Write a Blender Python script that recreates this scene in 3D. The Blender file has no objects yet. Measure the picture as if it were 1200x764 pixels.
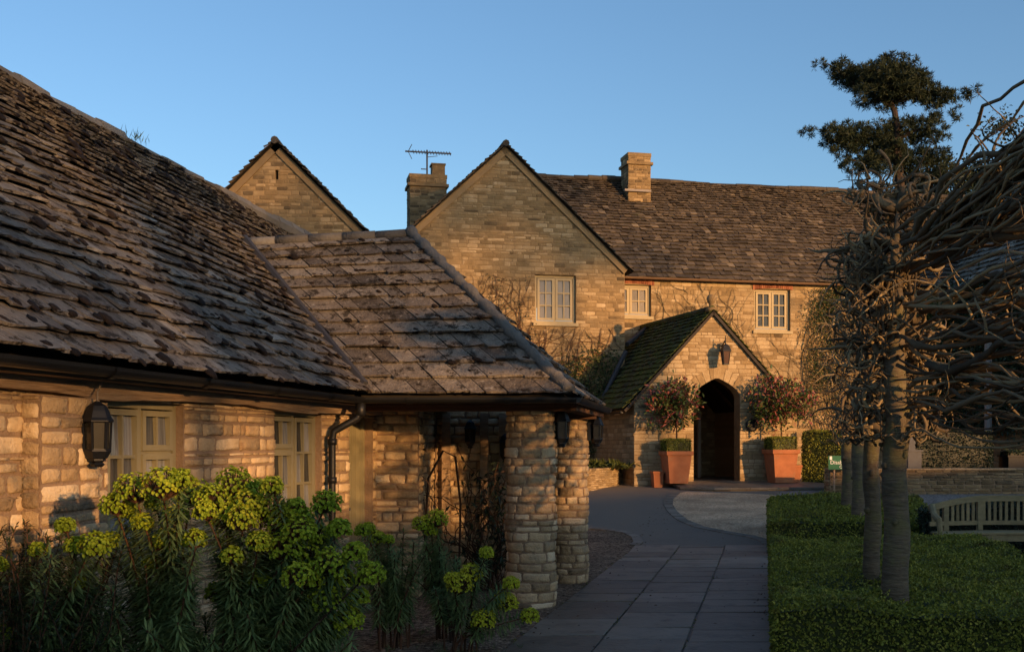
import bpy, math, random
from mathutils import Vector as V, Matrix
R = random.Random(7)
PI = math.pi
# ------------------------------------------------------------------ camera, world, sun, exposure
S = bpy.context.scene
H, F = 1.7, 1300.0
cd = bpy.data.cameras.new('camera'); cam = bpy.data.objects.new('camera', cd)
S.collection.objects.link(cam); S.camera = cam
cam.location = (0, 0, H); cam.rotation_euler = (PI/2, 0, 0)
cd.sensor_fit = 'HORIZONTAL'; cd.sensor_width = 36; cd.lens = F/1200*36
cd.shift_y = 138/1200; cd.clip_start = .05; cd.clip_end = 3000
SUN_AZ, SUN_EL = 39, 8           # degrees to the right of straight behind the camera
a, e = math.radians(SUN_AZ), math.radians(SUN_EL)
sh = V((math.sin(a), -math.cos(a), 0)); sq = V((math.cos(a), math.sin(a), 0))
sdir = V((sh.x*math.cos(e), sh.y*math.cos(e), math.sin(e)))
w = bpy.data.worlds.new('World'); S.world = w; w.use_nodes = True
nt = w.node_tree; bg = nt.nodes['Background']
sky = nt.nodes.new('ShaderNodeTexSky'); sky.sky_type = 'NISHITA'; sky.sun_disc = False
sky.sun_elevation = e; sky.sun_rotation = math.atan2(sdir.x, sdir.y)
sky.air_density = 1.0; sky.dust_density = 1.2; sky.ozone_density = 3.0
nt.links.new(sky.outputs[0], bg.inputs[0]); bg.inputs[1].default_value = .086
ld = bpy.data.lights.new('sun', 'SUN'); ld.energy = 2.05; ld.angle = math.radians(.8); ld.color = (1, .53, .2)
sun = bpy.data.objects.new('sun', ld); S.collection.objects.link(sun)
sun.rotation_euler = sdir.to_track_quat('Z', 'Y').to_euler(); sun.location = (20, -20, 30)
S.view_settings.view_transform = 'Standard'; S.view_settings.look = 'None'
S.view_settings.exposure = 1.52; S.view_settings.gamma = 1; S.view_settings.use_curve_mapping = False

# ------------------------------------------------------------------ helpers
def at(px, py, Y): return V(((px-600)/F*Y, Y, H+(520-py)/F*Y))
def gz(Y):
    if Y < 17.5: return 0.
    return .05*(min(Y, 29.5)-17.5)
def G(px, py):
    lo, hi = 3., 60.
    for _ in range(50):
        m = (lo+hi)/2
        if H+(520-py)/F*m-gz(m) > 0: lo = m
        else: hi = m
    return ((px-600)/F*lo, lo)

class MB:
    def __init__(s): s.v = []; s.f = []; s.t = []
    def add(s, vs, fs, t=.5):
        o = len(s.v); s.v.extend([tuple(p) for p in vs]); s.t.extend([t]*len(vs))
        s.f.extend([tuple(i+o for i in f) for f in fs])
    def quad(s, a, b, c, d, t=.5): s.add([a, b, c, d], [(0, 1, 2, 3)], t)
    def box(s, o, ax, ay, az, t=.5):     # o = corner, three edge vectors
        o = V(o); ax, ay, az = V(ax), V(ay), V(az)
        p = [o, o+ax, o+ax+ay, o+ay]; p += [q+az for q in p]
        s.add(p, [(3, 2, 1, 0), (4, 5, 6, 7), (0, 1, 5, 4), (1, 2, 6, 5), (2, 3, 7, 6), (3, 0, 4, 7)], t)
    def bbox(s, lo, hi, t=.5):
        s.box(lo, (hi[0]-lo[0], 0, 0), (0, hi[1]-lo[1], 0), (0, 0, hi[2]-lo[2]), t)
    def tube(s, pts, r, n=6, t=.5, caps=True):
        pts = [V(p) for p in pts]; m = len(pts)
        rs = r if isinstance(r, (list, tuple)) else [r]*m
        d0 = (pts[1]-pts[0]).normalized()
        u = d0.orthogonal().normalized(); vs = []
        for i, p in enumerate(pts):
            d = (pts[min(i+1, m-1)]-pts[max(i-1, 0)])
            if d.length < 1e-9: d = d0
            d.normalize(); u = (u-d*u.dot(d))
            if u.length < 1e-6: u = d.orthogonal()
            u.normalize(); b = d.cross(u)
            for k in range(n):
                A = 2*PI*k/n; vs.append(p+(u*math.cos(A)+b*math.sin(A))*rs[i])
        fs = [(i*n+k, i*n+(k+1) % n, (i+1)*n+(k+1) % n, (i+1)*n+k) for i in range(m-1) for k in range(n)]
        if caps: fs += [tuple(reversed(range(n))), tuple(range((m-1)*n, m*n))]
        s.add(vs, fs, t)
    def lathe(s, c, prof, n=12, t=.5, rot=0):        # prof [(r,z)]
        c = V(c); vs = []
        for r, z in prof:
            for k in range(n):
                A = 2*PI*k/n+rot; vs.append((c.x+r*math.cos(A), c.y+r*math.sin(A), c.z+z))
        m = len(prof)
        fs = [(i*n+k, i*n+(k+1) % n, (i+1)*n+(k+1) % n, (i+1)*n+k) for i in range(m-1) for k in range(n)]
        fs += [tuple(reversed(range(n))), tuple(range((m-1)*n, m*n))]
        s.add(vs, fs, t)
    def leaf(s, p, d, up, L, W, t=.5, fold=.25):
        p, d, up = V(p), V(d).normalized(), V(up)
        sd = d.cross(up)
        if sd.length < 1e-5: sd = d.orthogonal()
        sd.normalize(); nn = sd.cross(d)
        m = p+d*L*.5
        s.add([p, m+sd*W*.5+nn*W*fold, p+d*L, m-sd*W*.5+nn*W*fold], [(0, 1, 2), (0, 2, 3)], t)
    def blob(s, c, ax, ay, az, t=.5):
        c = V(c); ax, ay, az = V(ax), V(ay), V(az); vs = []
        rg = [(-.9, .35), (-.25, 1), (.45, .8)]
        for z, r in rg:
            for k in range(7):
                A = 2*PI*k/7+z; q = R.uniform(.8, 1.2)*r
                vs.append(c+ax*math.cos(A)*q+ay*math.sin(A)*q+az*z)
        vs.append(c+az)
        fs = [(i*7+k, i*7+(k+1) % 7, i*7+7+(k+1) % 7, i*7+7+k) for i in range(2) for k in range(7)]
        fs += [(14+k, 14+(k+1) % 7, 21) for k in range(7)]
        s.add(vs, fs, t)
    def build(s, name, mat, parent=None, smooth=False, base=None):
        off = V((0, 0, 0))
        if parent is not None:
            q = parent
            while q is not None: off += q.location; q = q.parent
        elif base is not None: off = V(base)
        me = bpy.data.meshes.new(name)
        me.from_pydata([(x-off.x, y-off.y, z-off.z) for x, y, z in s.v], [], s.f)
        at_ = me.attributes.new('tint', 'FLOAT', 'POINT'); at_.data.foreach_set('value', s.t)
        if smooth: me.polygons.foreach_set('use_smooth', [True]*len(me.polygons))
        me.materials.append(mat); me.update()
        o = bpy.data.objects.new(name, me); S.collection.objects.link(o)
        if parent is not None: o.parent = parent
        elif base is not None: o.location = base
        return o
def tag(o, label=None, cat=None, group=None, kind=None):
    if label: o['label'] = label
    if cat: o['category'] = cat
    if group: o['group'] = group
    if kind: o['kind'] = kind
    return o
def root(name, label, cat, loc, group=None):
    o = bpy.data.objects.new(name, None); S.collection.objects.link(o)
    o.location = loc; o.empty_display_size = .1
    return tag(o, label, cat, group)
def dup(o, loc, label, rz=0, sc=1, parent=None):
    c = o.copy(); S.collection.objects.link(c)
    if parent is None:
        c.location = loc; c.rotation_euler = (0, 0, rz); c.scale = (sc,)*3; c['label'] = label
    else: c.parent = parent
    for ch in list(o.children): dup(ch, None, None, parent=c)
    return c

# ------------------------------------------------------------------ materials
def mat(name, stops, rough=.9, nscale=6, namt=.5, bump=.3, bscale=40, spec=.25, patch=None, trans=0, detail=5, stretch=None, metal=0):
    m = bpy.data.materials.new(name); m.use_nodes = True
    t = m.node_tree; N = t.nodes; L = t.links; P = N['Principled BSDF']
    P.inputs['Roughness'].default_value = rough; P.inputs['Specular IOR Level'].default_value = spec
    P.inputs['Metallic'].default_value = metal
    tc = N.new('ShaderNodeTexCoord'); co = tc.outputs['Object']
    if stretch:
        mp = N.new('ShaderNodeMapping'); mp.inputs['Scale'].default_value = stretch
        L.new(co, mp.inputs[0]); co = mp.outputs[0]
    at_ = N.new('ShaderNodeAttribute'); at_.attribute_name = 'tint'
    no = N.new('ShaderNodeTexNoise'); no.inputs['Scale'].default_value = nscale; no.inputs['Detail'].default_value = detail
    no.inputs['Roughness'].default_value = .62
    L.new(co, no.inputs['Vector'])
    ma = N.new('ShaderNodeMath'); ma.operation = 'MULTIPLY_ADD'; ma.inputs[1].default_value = namt; ma.inputs[2].default_value = -namt*.5
    L.new(no.outputs['Fac'], ma.inputs[0])
    ad = N.new('ShaderNodeMath'); ad.operation = 'ADD'; ad.use_clamp = True
    L.new(ma.outputs[0], ad.inputs[0]); L.new(at_.outputs['Fac'], ad.inputs[1])
    cr = N.new('ShaderNodeValToRGB'); el = cr.color_ramp.elements
    while len(el) < len(stops): el.new(.5)
    for i, (p, c) in enumerate(stops): el[i].position = p; el[i].color = (*c, 1)
    L.new(ad.outputs[0], cr.inputs[0]); col = cr.outputs[0]
    for pt in (patch or []):                       # (colour, scale, lo, hi, amount)
        n2 = N.new('ShaderNodeTexNoise'); n2.inputs['Scale'].default_value = pt[1]; n2.inputs['Detail'].default_value = 7
        n2.inputs['Roughness'].default_value = .7
        L.new(tc.outputs['Object'], n2.inputs['Vector'])
        mr = N.new('ShaderNodeMapRange'); mr.inputs[1].default_value = pt[2]; mr.inputs[2].default_value = pt[3]; mr.inputs[4].default_value = pt[4]
        L.new(n2.outputs['Fac'], mr.inputs[0])
        mx = N.new('ShaderNodeMix'); mx.data_type = 'RGBA'; mx.inputs['B'].default_value = (*pt[0], 1)
        L.new(mr.outputs[0], mx.inputs['Factor']); L.new(col, mx.inputs['A']); col = mx.outputs['Result']
    L.new(col, P.inputs['Base Color'])
    if bump:
        n3 = N.new('ShaderNodeTexNoise'); n3.inputs['Scale'].default_value = bscale; n3.inputs['Detail'].default_value = 6
        L.new(co, n3.inputs['Vector'])
        bu = N.new('ShaderNodeBump'); bu.inputs['Strength'].default_value = bump; bu.inputs['Distance'].default_value = .02
        L.new(n3.outputs['Fac'], bu.inputs['Height']); L.new(bu.outputs[0], P.inputs['Normal'])
    if trans:
        tr = N.new('ShaderNodeBsdfTranslucent'); L.new(col, tr.inputs[0])
        ms = N.new('ShaderNodeMixShader'); ms.inputs[0].default_value = trans
        L.new(P.outputs[0], ms.inputs[1]); L.new(tr.outputs[0], ms.inputs[2]); L.new(ms.outputs[0], N['Material Output'].inputs[0])
    return m
def gravel_mat(name, c0, c1, c2, scale):
    m = bpy.data.materials.new(name); m.use_nodes = True
    t = m.node_tree; N = t.nodes; L = t.links; P = N['Principled BSDF']; P.inputs['Roughness'].default_value = .95
    P.inputs['Specular IOR Level'].default_value = .15
    tc = N.new('ShaderNodeTexCoord'); vo = N.new('ShaderNodeTexVoronoi'); vo.inputs['Scale'].default_value = scale
    L.new(tc.outputs['Object'], vo.inputs['Vector'])
    sp = N.new('ShaderNodeSeparateColor'); L.new(vo.outputs['Color'], sp.inputs[0])
    cr = N.new('ShaderNodeValToRGB'); el = cr.color_ramp.elements; el.new(.5)
    for i, (p, c) in enumerate(((0, c0), (.5, c1), (1, c2))): el[i].position = p; el[i].color = (*c, 1)
    L.new(sp.outputs[0], cr.inputs[0])
    n2 = N.new('ShaderNodeTexNoise'); n2.inputs['Scale'].default_value = 1.3; n2.inputs['Detail'].default_value = 5
    L.new(tc.outputs['Object'], n2.inputs['Vector'])
    mr = N.new('ShaderNodeMapRange'); mr.inputs[1].default_value = .3; mr.inputs[2].default_value = .7; mr.inputs[3].default_value = .65; mr.inputs[4].default_value = 1.15
    L.new(n2.outputs['Fac'], mr.inputs[0])
    mx = N.new('ShaderNodeVectorMath'); mx.operation = 'SCALE'; L.new(cr.outputs[0], mx.inputs[0]); L.new(mr.outputs[0], mx.inputs['Scale'])
    L.new(mx.outputs[0], P.inputs['Base Color'])
    bu = N.new('ShaderNodeBump'); bu.inputs['Strength'].default_value = .8; bu.inputs['Distance'].default_value = .02; bu.invert = True
    L.new(vo.outputs['Distance'], bu.inputs['Height']); L.new(bu.outputs[0], P.inputs['Normal'])
    return m
STONE = [(0, (.12, .095, .065)), (.3, (.25, .18, .105)), (.6, (.38, .27, .15)), (1, (.55, .43, .27))]
M = {}
M['stone'] = mat('cotswold_stone', [(0, (.15, .11, .068)), (.3, (.34, .24, .13)), (.6, (.5, .36, .2)), (1, (.68, .54, .35))], nscale=9, namt=.7, bump=.7, bscale=45, patch=[((.16, .15, .12), 3.1, .52, .72, .75), ((.32, .15, .07), 1.7, .58, .75, .6)])
M['house_stone'] = mat('house_stone', [(0, (.10, .07, .038)), (.3, (.21, .143, .07)), (.6, (.31, .215, .108)), (1, (.46, .345, .2))], nscale=5, namt=.7, bump=.6, bscale=18, patch=[((.2, .16, .10), .9, .5, .7, .65), ((.5, .4, .27), 5, .62, .7, .6)])
M['mortar'] = mat('mortar', [(0, (.17, .115, .072)), (1, (.34, .235, .15))], nscale=7, namt=.8, bump=.6, bscale=60)
M['house_mortar'] = mat('house_mortar', [(0, (.17, .115, .058)), (1, (.3, .21, .11))], nscale=4, namt=.8, bump=.5, bscale=30)
SL = [(0, (.06, .05, .04)), (.4, (.145, .122, .098)), (.75, (.225, .195, .155)), (1, (.35, .31, .25))]
M['slate'] = mat('stone_slate', SL, nscale=13, namt=.9, bump=.9, bscale=38, rough=.9, spec=.15, patch=[((.36, .33, .28), 17, .58, .66, .6), ((.026, .02, .013), 8, .53, .6, .9)])
M['far_slate'] = mat('weathered_slate', [(0, (.032, .026, .021)), (.45, (.078, .063, .048)), (.8, (.14, .11, .08)), (1, (.26, .21, .15))], nscale=3, namt=.6, bump=.4, bscale=20, patch=[((.09, .085, .025), 2.2, .6, .75, .6)])
M['moss_slate'] = mat('mossy_slate', [(0, (.02, .02, .014)), (.6, (.05, .05, .028)), (1, (.12, .11, .07))], nscale=5, namt=.6, bump=.5, bscale=20, patch=[((.07, .085, .012), 2, .4, .58, .85)])
M['moss'] = mat('dark_moss', [(0, (.008, .005, .003)), (1, (.03, .018, .01))], nscale=20, namt=.6, bump=.8, bscale=90)
M['ridge'] = mat('ridge_mortar', [(0, (.085, .078, .068)), (1, (.2, .185, .16))], nscale=8, namt=.8, bump=.7, bscale=40)
M['dark'] = mat('roof_void', [(0, (.02, .016, .012)), (1, (.03, .025, .02))], bump=0)
M['lead'] = mat('lead_flashing', [(0, (.03, .03, .032)), (1, (.06, .06, .065))], rough=.6, bump=.1)
M['gutter'] = mat('black_gutter', [(0, (.006, .006, .006)), (1, (.014, .014, .014))], rough=.45, nscale=15, bump=.08, spec=.4)
M['brown_gutter'] = mat('brown_gutter', [(0, (.12, .07, .04)), (1, (.2, .12, .07))], rough=.6, bump=.1)
M['oak'] = mat('weathered_oak', [(0, (.09, .06, .04)), (.5, (.28, .195, .125)), (1, (.46, .35, .24))], nscale=5, namt=1.1, bump=.7, bscale=12, stretch=(1, .35, 6))
M['oak_brown'] = mat('brown_timber', [(0, (.06, .032, .018)), (1, (.2, .1, .055))], nscale=6, namt=1, bump=.4, bscale=12, stretch=(.4, 1, 6))
M['paint'] = mat('stone_green_paint', [(0, (.18, .16, .092)), (1, (.27, .24, .145))], rough=.55, nscale=12, namt=.5, bump=.08, bscale=60)
M['cream'] = mat('cream_paint', [(0, (.3, .235, .13)), (1, (.42, .335, .195))], rough=.55, nscale=10, namt=.4, bump=.05)
M['glass'] = mat('window_glass', [(0, (.03, .033, .035)), (1, (.06, .06, .06))], rough=.03, spec=.15, bump=0, nscale=2)
M['glass_curtain'] = mat('glass_over_curtain', [(0, (.02, .022, .024)), (.5, (.07, .075, .08)), (1, (.24, .25, .26))], rough=.12, spec=.6, bump=0, nscale=3, namt=1.3, stretch=(14, 14, .5))
M['glass_blind'] = mat('glass_over_blind', [(0, (.12, .1, .075)), (1, (.22, .185, .14))], rough=.12, spec=.5, bump=0, nscale=3, namt=.5)
M['black'] = mat('black_metal', [(0, (.005, .006, .008)), (1, (.012, .014, .018))], rough=.5, bump=.05, spec=.3, nscale=20)
M['lamp_glass'] = mat('lamp_glass', [(0, (.012, .012, .01)), (1, (.04, .038, .028))], rough=.15, spec=.6, bump=0)
M['lamp_red'] = mat('amber_lamp_glass', [(0, (.04, .016, .01)), (1, (.09, .035, .022))], rough=.2, spec=.6, bump=0)
M['brick'] = mat('red_brick', [(0, (.16, .055, .03)), (1, (.36, .14, .075))], nscale=8, bump=.4)
M['flag'] = mat('paving_flag', [(0, (.07, .056, .041)), (.5, (.145, .118, .086)), (1, (.24, .2, .15))], rough=.55, nscale=3, namt=.8, bump=.6, bscale=22, spec=.35, patch=[((.19, .16, .12), 1.1, .5, .7, .6), ((.035, .03, .024), 2.3, .54, .68, .7), ((.07, .075, .03), 4, .6, .7, .6)])
M['asphalt'] = mat('asphalt', [(0, (.12, .1, .077)), (1, (.25, .21, .165))], nscale=90, namt=.8, bump=.5, bscale=160, patch=[((.13, .11, .1), .7, .5, .7, .5)])
M['kerb'] = mat('stone_sett', [(0, (.13, .11, .085)), (1, (.25, .21, .165))], nscale=10, namt=.6, bump=.4)
M['gravel'] = gravel_mat('tan_gravel', (.36, .21, .115), (.62, .41, .24), (.78, .57, .37), 42)
M['bed'] = gravel_mat('bark_gravel', (.06, .04, .026), (.16, .11, .07), (.38, .28, .19), 38)
M['ground'] = gravel_mat('ground_gravel', (.12, .105, .09), (.22, .195, .17), (.34, .3, .26), 30)
M['terracotta'] = mat('terracotta', [(0, (.17, .06, .03)), (.6, (.4, .15, .065)), (1, (.52, .24, .12))], nscale=4, namt=.8, bump=.2, patch=[((.28, .2, .11), 3, .55, .72, .6)])
M['box_leaf'] = mat('box_leaf', [(0, (.03, .04, .006)), (.5, (.17, .195, .024)), (1, (.36, .34, .05))], rough=.6, nscale=1.5, namt=.35, bump=0, spec=.3, trans=.15, patch=[((.16, .1, .03), 2.4, .57, .66, .8), ((.02, .035, .008), 2.3, .52, .66, .7)])
M['dark_leaf'] = mat('dark_leaf', [(0, (.006, .012, .006)), (.5, (.018, .034, .014)), (1, (.05, .075, .03))], rough=.45, nscale=2, namt=.4, bump=0, spec=.4, trans=.12)
M['ivy'] = mat('ivy_leaf', [(0, (.012, .02, .008)), (.5, (.035, .055, .018)), (1, (.12, .13, .03))], rough=.5, nscale=2, namt=.4, bump=0, trans=.15)
M['spurge'] = mat('spurge_leaf', [(0, (.045, .075, .028)), (.6, (.13, .2, .07)), (1, (.24, .3, .1))], rough=.6, nscale=3, namt=.3, bump=0, trans=.2)
M['bract'] = mat('spurge_bract', [(0, (.15, .22, .015)), (.5, (.3, .4, .028)), (1, (.52, .52, .04))], rough=.6, nscale=8, namt=.35, bump=0, trans=.3)
M['stem'] = mat('brown_stem', [(0, (.035, .02, .012)), (1, (.12, .06, .035))], nscale=8, bump=.2)
M['twig'] = mat('grey_twig', [(0, (.05, .038, .024)), (.5, (.16, .12, .07)), (1, (.36, .27, .14))], nscale=6, namt=.6, bump=.4, bscale=40)
M['bark'] = mat('lime_bark', [(0, (.055, .043, .03)), (.5, (.125, .098, .066)), (1, (.24, .19, .11))], nscale=5, namt=1.1, bump=.9, bscale=9, stretch=(1.2, 1.2, 5), patch=[((.17, .16, .05), 2.2, .48, .65, .7)])
M['pine_bark'] = mat('pine_bark', [(0, (.03, .022, .018)), (1, (.07, .05, .04))], nscale=4, bump=.5)
M['needle'] = mat('pine_needle', [(0, (.006, .012, .008)), (.6, (.022, .035, .018)), (1, (.05, .06, .025))], rough=.6, nscale=1, namt=.3, bump=0)
M['red_leaf'] = mat('red_green_leaf', [(0, (.03, .055, .012)), (.45, (.1, .14, .035)), (.6, (.24, .05, .04)), (1, (.36, .13, .1))], rough=.4, nscale=4, namt=.15, bump=0, spec=.45, trans=.15)
M['teak'] = mat('lichened_teak', [(0, (.1, .08, .04)), (1, (.34, .28, .15))], nscale=7, namt=.9, bump=.3, bscale=20, stretch=(1, 1, 3))
M['sign_green'] = mat('green_sign', [(0, (.012, .1, .05)), (1, (.02, .13, .065))], rough=.4, bump=0)
M['white'] = mat('white_lettering', [(0, (.75, .75, .72)), (1, (.8, .8, .78))], rough=.5, bump=0)
M['zinc'] = mat('grey_metal', [(0, (.05, .05, .055)), (1, (.12, .12, .125))], rough=.6, bump=.1)
M['post'] = mat('pale_post', [(0, (.2, .17, .15)), (1, (.34, .3, .27))], bump=.2)
M['plaster'] = mat('pale_render', [(0, (.3, .22, .15)), (1, (.46, .36, .26))], nscale=3, bump=.2)

# ------------------------------------------------------------------ wall, roof and planting generators
def scan(poly, z):
    xs = []
    for i in range(len(poly)):
        (x0, z0), (x1, z1) = poly[i], poly[(i+1) % len(poly)]
        if (z0 <= z < z1) or (z1 <= z < z0): xs.append(x0+(x1-x0)*(z-z0)/(z1-z0))
    xs.sort(); return xs
def stone_wall(st, mo, O, U, N, poly, holes=(), course=(.07, .14), length=(.14, .4), gap=.014, depth=.03, fine=False, reveal=.14, arch=None, tb=.0, base_d=0):
    """lay courses of single stones over a mortar face; O plan origin, U along, N outward"""
    O, U, N = V((O[0], O[1], 0)), V((U[0], U[1], 0)), V((N[0], N[1], 0)); Z = V((0, 0, 1))
    W = lambda s, z, d=0: O+U*s+Z*z+N*(d+base_d)
    zs = [p[1] for p in poly]; z0, z1 = min(zs), max(zs)
    cuts = {z0, z1}
    for h in holes: cuts |= {h[2], h[3]}
    for p in poly: cuts.add(p[1])
    cuts = sorted(c for c in cuts if z0 <= c <= z1); rows = []
    for i in range(len(cuts)-1):
        A, B = cuts[i], cuts[i+1]
        if B-A < 1e-4: continue
        z = A
        while z < B-1e-6:
            h = R.uniform(*course)
            if B-(z+h) < course[0]*.7: h = B-z
            rows.append((z, z+h)); z += h
    fx = [0, .05, .3, .66, .95, 1] if fine else [0, .1, .9, 1]
    fz = [0, .1, .36, .68, .9, 1] if fine else [0, .16, .84, 1]
    nx, nz = len(fx), len(fz)
    for za, zb in rows:
        ea, eb = scan(poly, za+1e-4), scan(poly, zb-1e-4)
        if len(ea) < 2 or len(eb) < 2: continue
        hs = []
        for h in holes:
            if h[2] < zb-1e-4 and h[3] > za+1e-4: hs.append((h[0], h[1]))
        if arch:
            aw = arch((za+zb)/2)
            if aw: hs.append(aw)
        hs.sort()
        def cut(lo, hi):
            iv = []; c = lo
            for x0, x1 in hs:
                if x1 <= lo or x0 >= hi: continue
                if x0 > c: iv.append((c, x0))
                c = max(c, x1)
            if c < hi: iv.append((c, hi))
            return iv
        for j in range(0, min(len(ea), len(eb))-1, 2):
            A, B = ea[j], ea[j+1]; C, D = eb[j], eb[j+1]
            iva = cut(A, B)
            for x0, x1 in iva:
                tx0 = C if abs(x0-A) < 1e-6 else x0; tx1 = D if abs(x1-B) < 1e-6 else x1
                mo.quad(W(x0, za), W(x1, za), W(tx1, zb), W(tx0, zb), R.uniform(.3, .7))
            for x0, x1 in cut(max(A, C), min(B, D)):
                x = x0
                while x < x1-.02:
                    l = R.uniform(*length)*(1.25 if R.random() < .2 else 1)
                    if x1-(x+l) < length[0]*.6: l = x1-x
                    a0, a1, b0, b1 = x+gap/2, x+l-gap/2, za+gap/2, zb-gap/2
                    x += l
                    if a1-a0 < .02: continue
                    dd = depth*R.uniform(.45, 1.25); tl = R.uniform(-.2, .2)*dd; vs = []
                    jx, jz = min(gap*.9, (a1-a0)*.08), min(gap*.7, (b1-b0)*.12)
                    sl = R.uniform(-1, 1)*jz
                    for jj in range(nz):
                        for ii in range(nx):
                            edge = ii in (0, nx-1) or jj in (0, nz-1)
                            cr = (ii in (0, nx-1)) and (jj in (0, nz-1))
                            f, g = fx[ii], fz[jj]
                            ss = a0+(a1-a0)*f; zz = b0+(b1-b0)*g+sl*(f-.5)
                            if cr: ss += (a1-a0)*.03*(1 if ii == 0 else -1); zz += (b1-b0)*.1*(1 if jj == 0 else -1)
                            if edge: ss += R.uniform(-jx, jx)*.5; zz += R.uniform(-jz, jz)*.6; d = .002
                            else: d = dd*(R.uniform(.55, 1.2) if fine else R.uniform(.8, 1.1))+tl*(f-.5)*2; ss += R.uniform(-jx, jx)*.6; zz += R.uniform(-jz, jz)*.6
                            vs.append(W(ss, zz, d))
                    fs = [(jj*nx+ii, jj*nx+ii+1, (jj+1)*nx+ii+1, (jj+1)*nx+ii) for jj in range(nz-1) for ii in range(nx-1)]
                    st.add(vs, fs, min(1, max(0, R.gauss(.52+tb, .2))))
    for h in holes:
        s0, s1, a0, a1 = h[:4]; d = -reveal
        mo.quad(W(s0, a0), W(s0, a1), W(s0, a1, d), W(s0, a0, d)); mo.quad(W(s1, a0), W(s1, a0, d), W(s1, a1, d), W(s1, a1))
        mo.quad(W(s0, a1), W(s1, a1), W(s1, a1, d), W(s0, a1, d)); mo.quad(W(s0, a0), W(s0, a0, d), W(s1, a0, d), W(s1, a0))
    return W
def slate_roof(mb, A, B, C, D, n, wid, th, keep=None, jit=.5, under=None, moss=None, mossp=0, mossz=.06, tb=0, lift=0, expo_ratio=.6, sag=0):
    """A,B eave ends; C,D ridge ends (C over B). n courses, slate widths at eave (lo,hi)"""
    A, B, C, D = V(A), V(B), V(C), V(D)
    Nn = (B-A).cross(D-A).normalized()
    if Nn.z < 0: Nn = -Nn
    def P(u, v):
        p = A*(1-u)*(1-v)+B*u*(1-v)+C*u*v+D*(1-u)*v
        if sag: p = p-Nn*sag*(math.sin(u*9+1)*.5+math.sin(u*23+v*3)*.3)*(.3+v)
        return p
    ws = [1+(expo_ratio-1)*i/max(1, n-1) for i in range(n)]; tot = sum(ws); v = 0
    for i in range(n):
        dv = ws[i]/tot; L = (P(0, v)-P(1, v)).length
        if L < .05: v += dv; continue
        fac = 1+(expo_ratio-1)*i/n*.8
        x = -R.uniform(0, 1)*wid[0]
        elen = (P(.5, min(1, v+dv))-P(.5, v)).length
        while x < L:
            wd = R.uniform(*wid)*fac; x0, x1 = max(0, x), min(L, x+wd); x += wd
            if x1-x0 < .03: continue
            u0, u1 = (x0+.004)/L, (x1-.004)/L
            dl = R.gauss(0, .06*jit)*dv; rot = R.gauss(0, .03*jit)*dv
            va, vb = max(v+dl, 0) if i else v, min(1, v+dv*1.3)
            pc = P((u0+u1)/2, v+dv/2)
            if keep and not keep(pc): continue
            h0 = th*R.uniform(.85, 1.25+.6*jit); hb = th*.35
            lo0, lo1 = P(u0, va+rot), P(u1, va-rot); up0, up1 = P(u0, vb), P(u1, vb)
            nn = Nn
            tilt = R.gauss(0, .25*jit)*th
            a = [lo0+nn*(h0+th*.25), lo1+nn*(h0+th*.25+tilt), up1+nn*hb*.1, up0+nn*hb*.1]
            tp = [lo0+nn*(h0+th*1.25), lo1+nn*(h0+th*1.25+tilt), up1+nn*hb, up0+nn*hb]
            cut = (lo1-lo0)*R.uniform(.0, .06)
            tp[0] = tp[0]+cut*.5; tp[1] = tp[1]-cut*.5
            mid = (tp[0]+tp[1])/2+(lo0-up0).normalized()*R.uniform(-.02, .025)*jit*elen/.2
            vs = a+tp+[mid, (a[0]+a[1])/2]
            mb.add(vs, [(4, 8, 5, 6, 7), (0, 9, 8, 4), (9, 1, 5, 8), (0, 4, 7, 3), (1, 2, 6, 5)], min(1, max(0, R.gauss(.5+tb, .17))))
            if moss is not None and R.random() < mossp:
                for q in range(R.choice((1, 1, 2))):
                    f = R.random(); sx = mossz*R.uniform(.3, 1.1)*R.choice((.7, 1, 1.7))
                    c = lo0.lerp(lo1, f)+(up0-lo0)*R.uniform(-.03, .35)*R.random()+nn*(h0+th*.9)
                    ud = (lo1-lo0).normalized(); vd = (up0-lo0).normalized()
                    moss.blob(c, ud*sx, vd*sx*R.uniform(.6, 1.3), nn*sx*R.uniform(.2, .38), R.random())
        v += dv
    if under is not None:
        under.quad(P(0, 0)-Nn*.03, P(1, 0)-Nn*.03, P(1, 1)-Nn*.03, P(0, 1)-Nn*.03)
    return P, Nn
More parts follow.
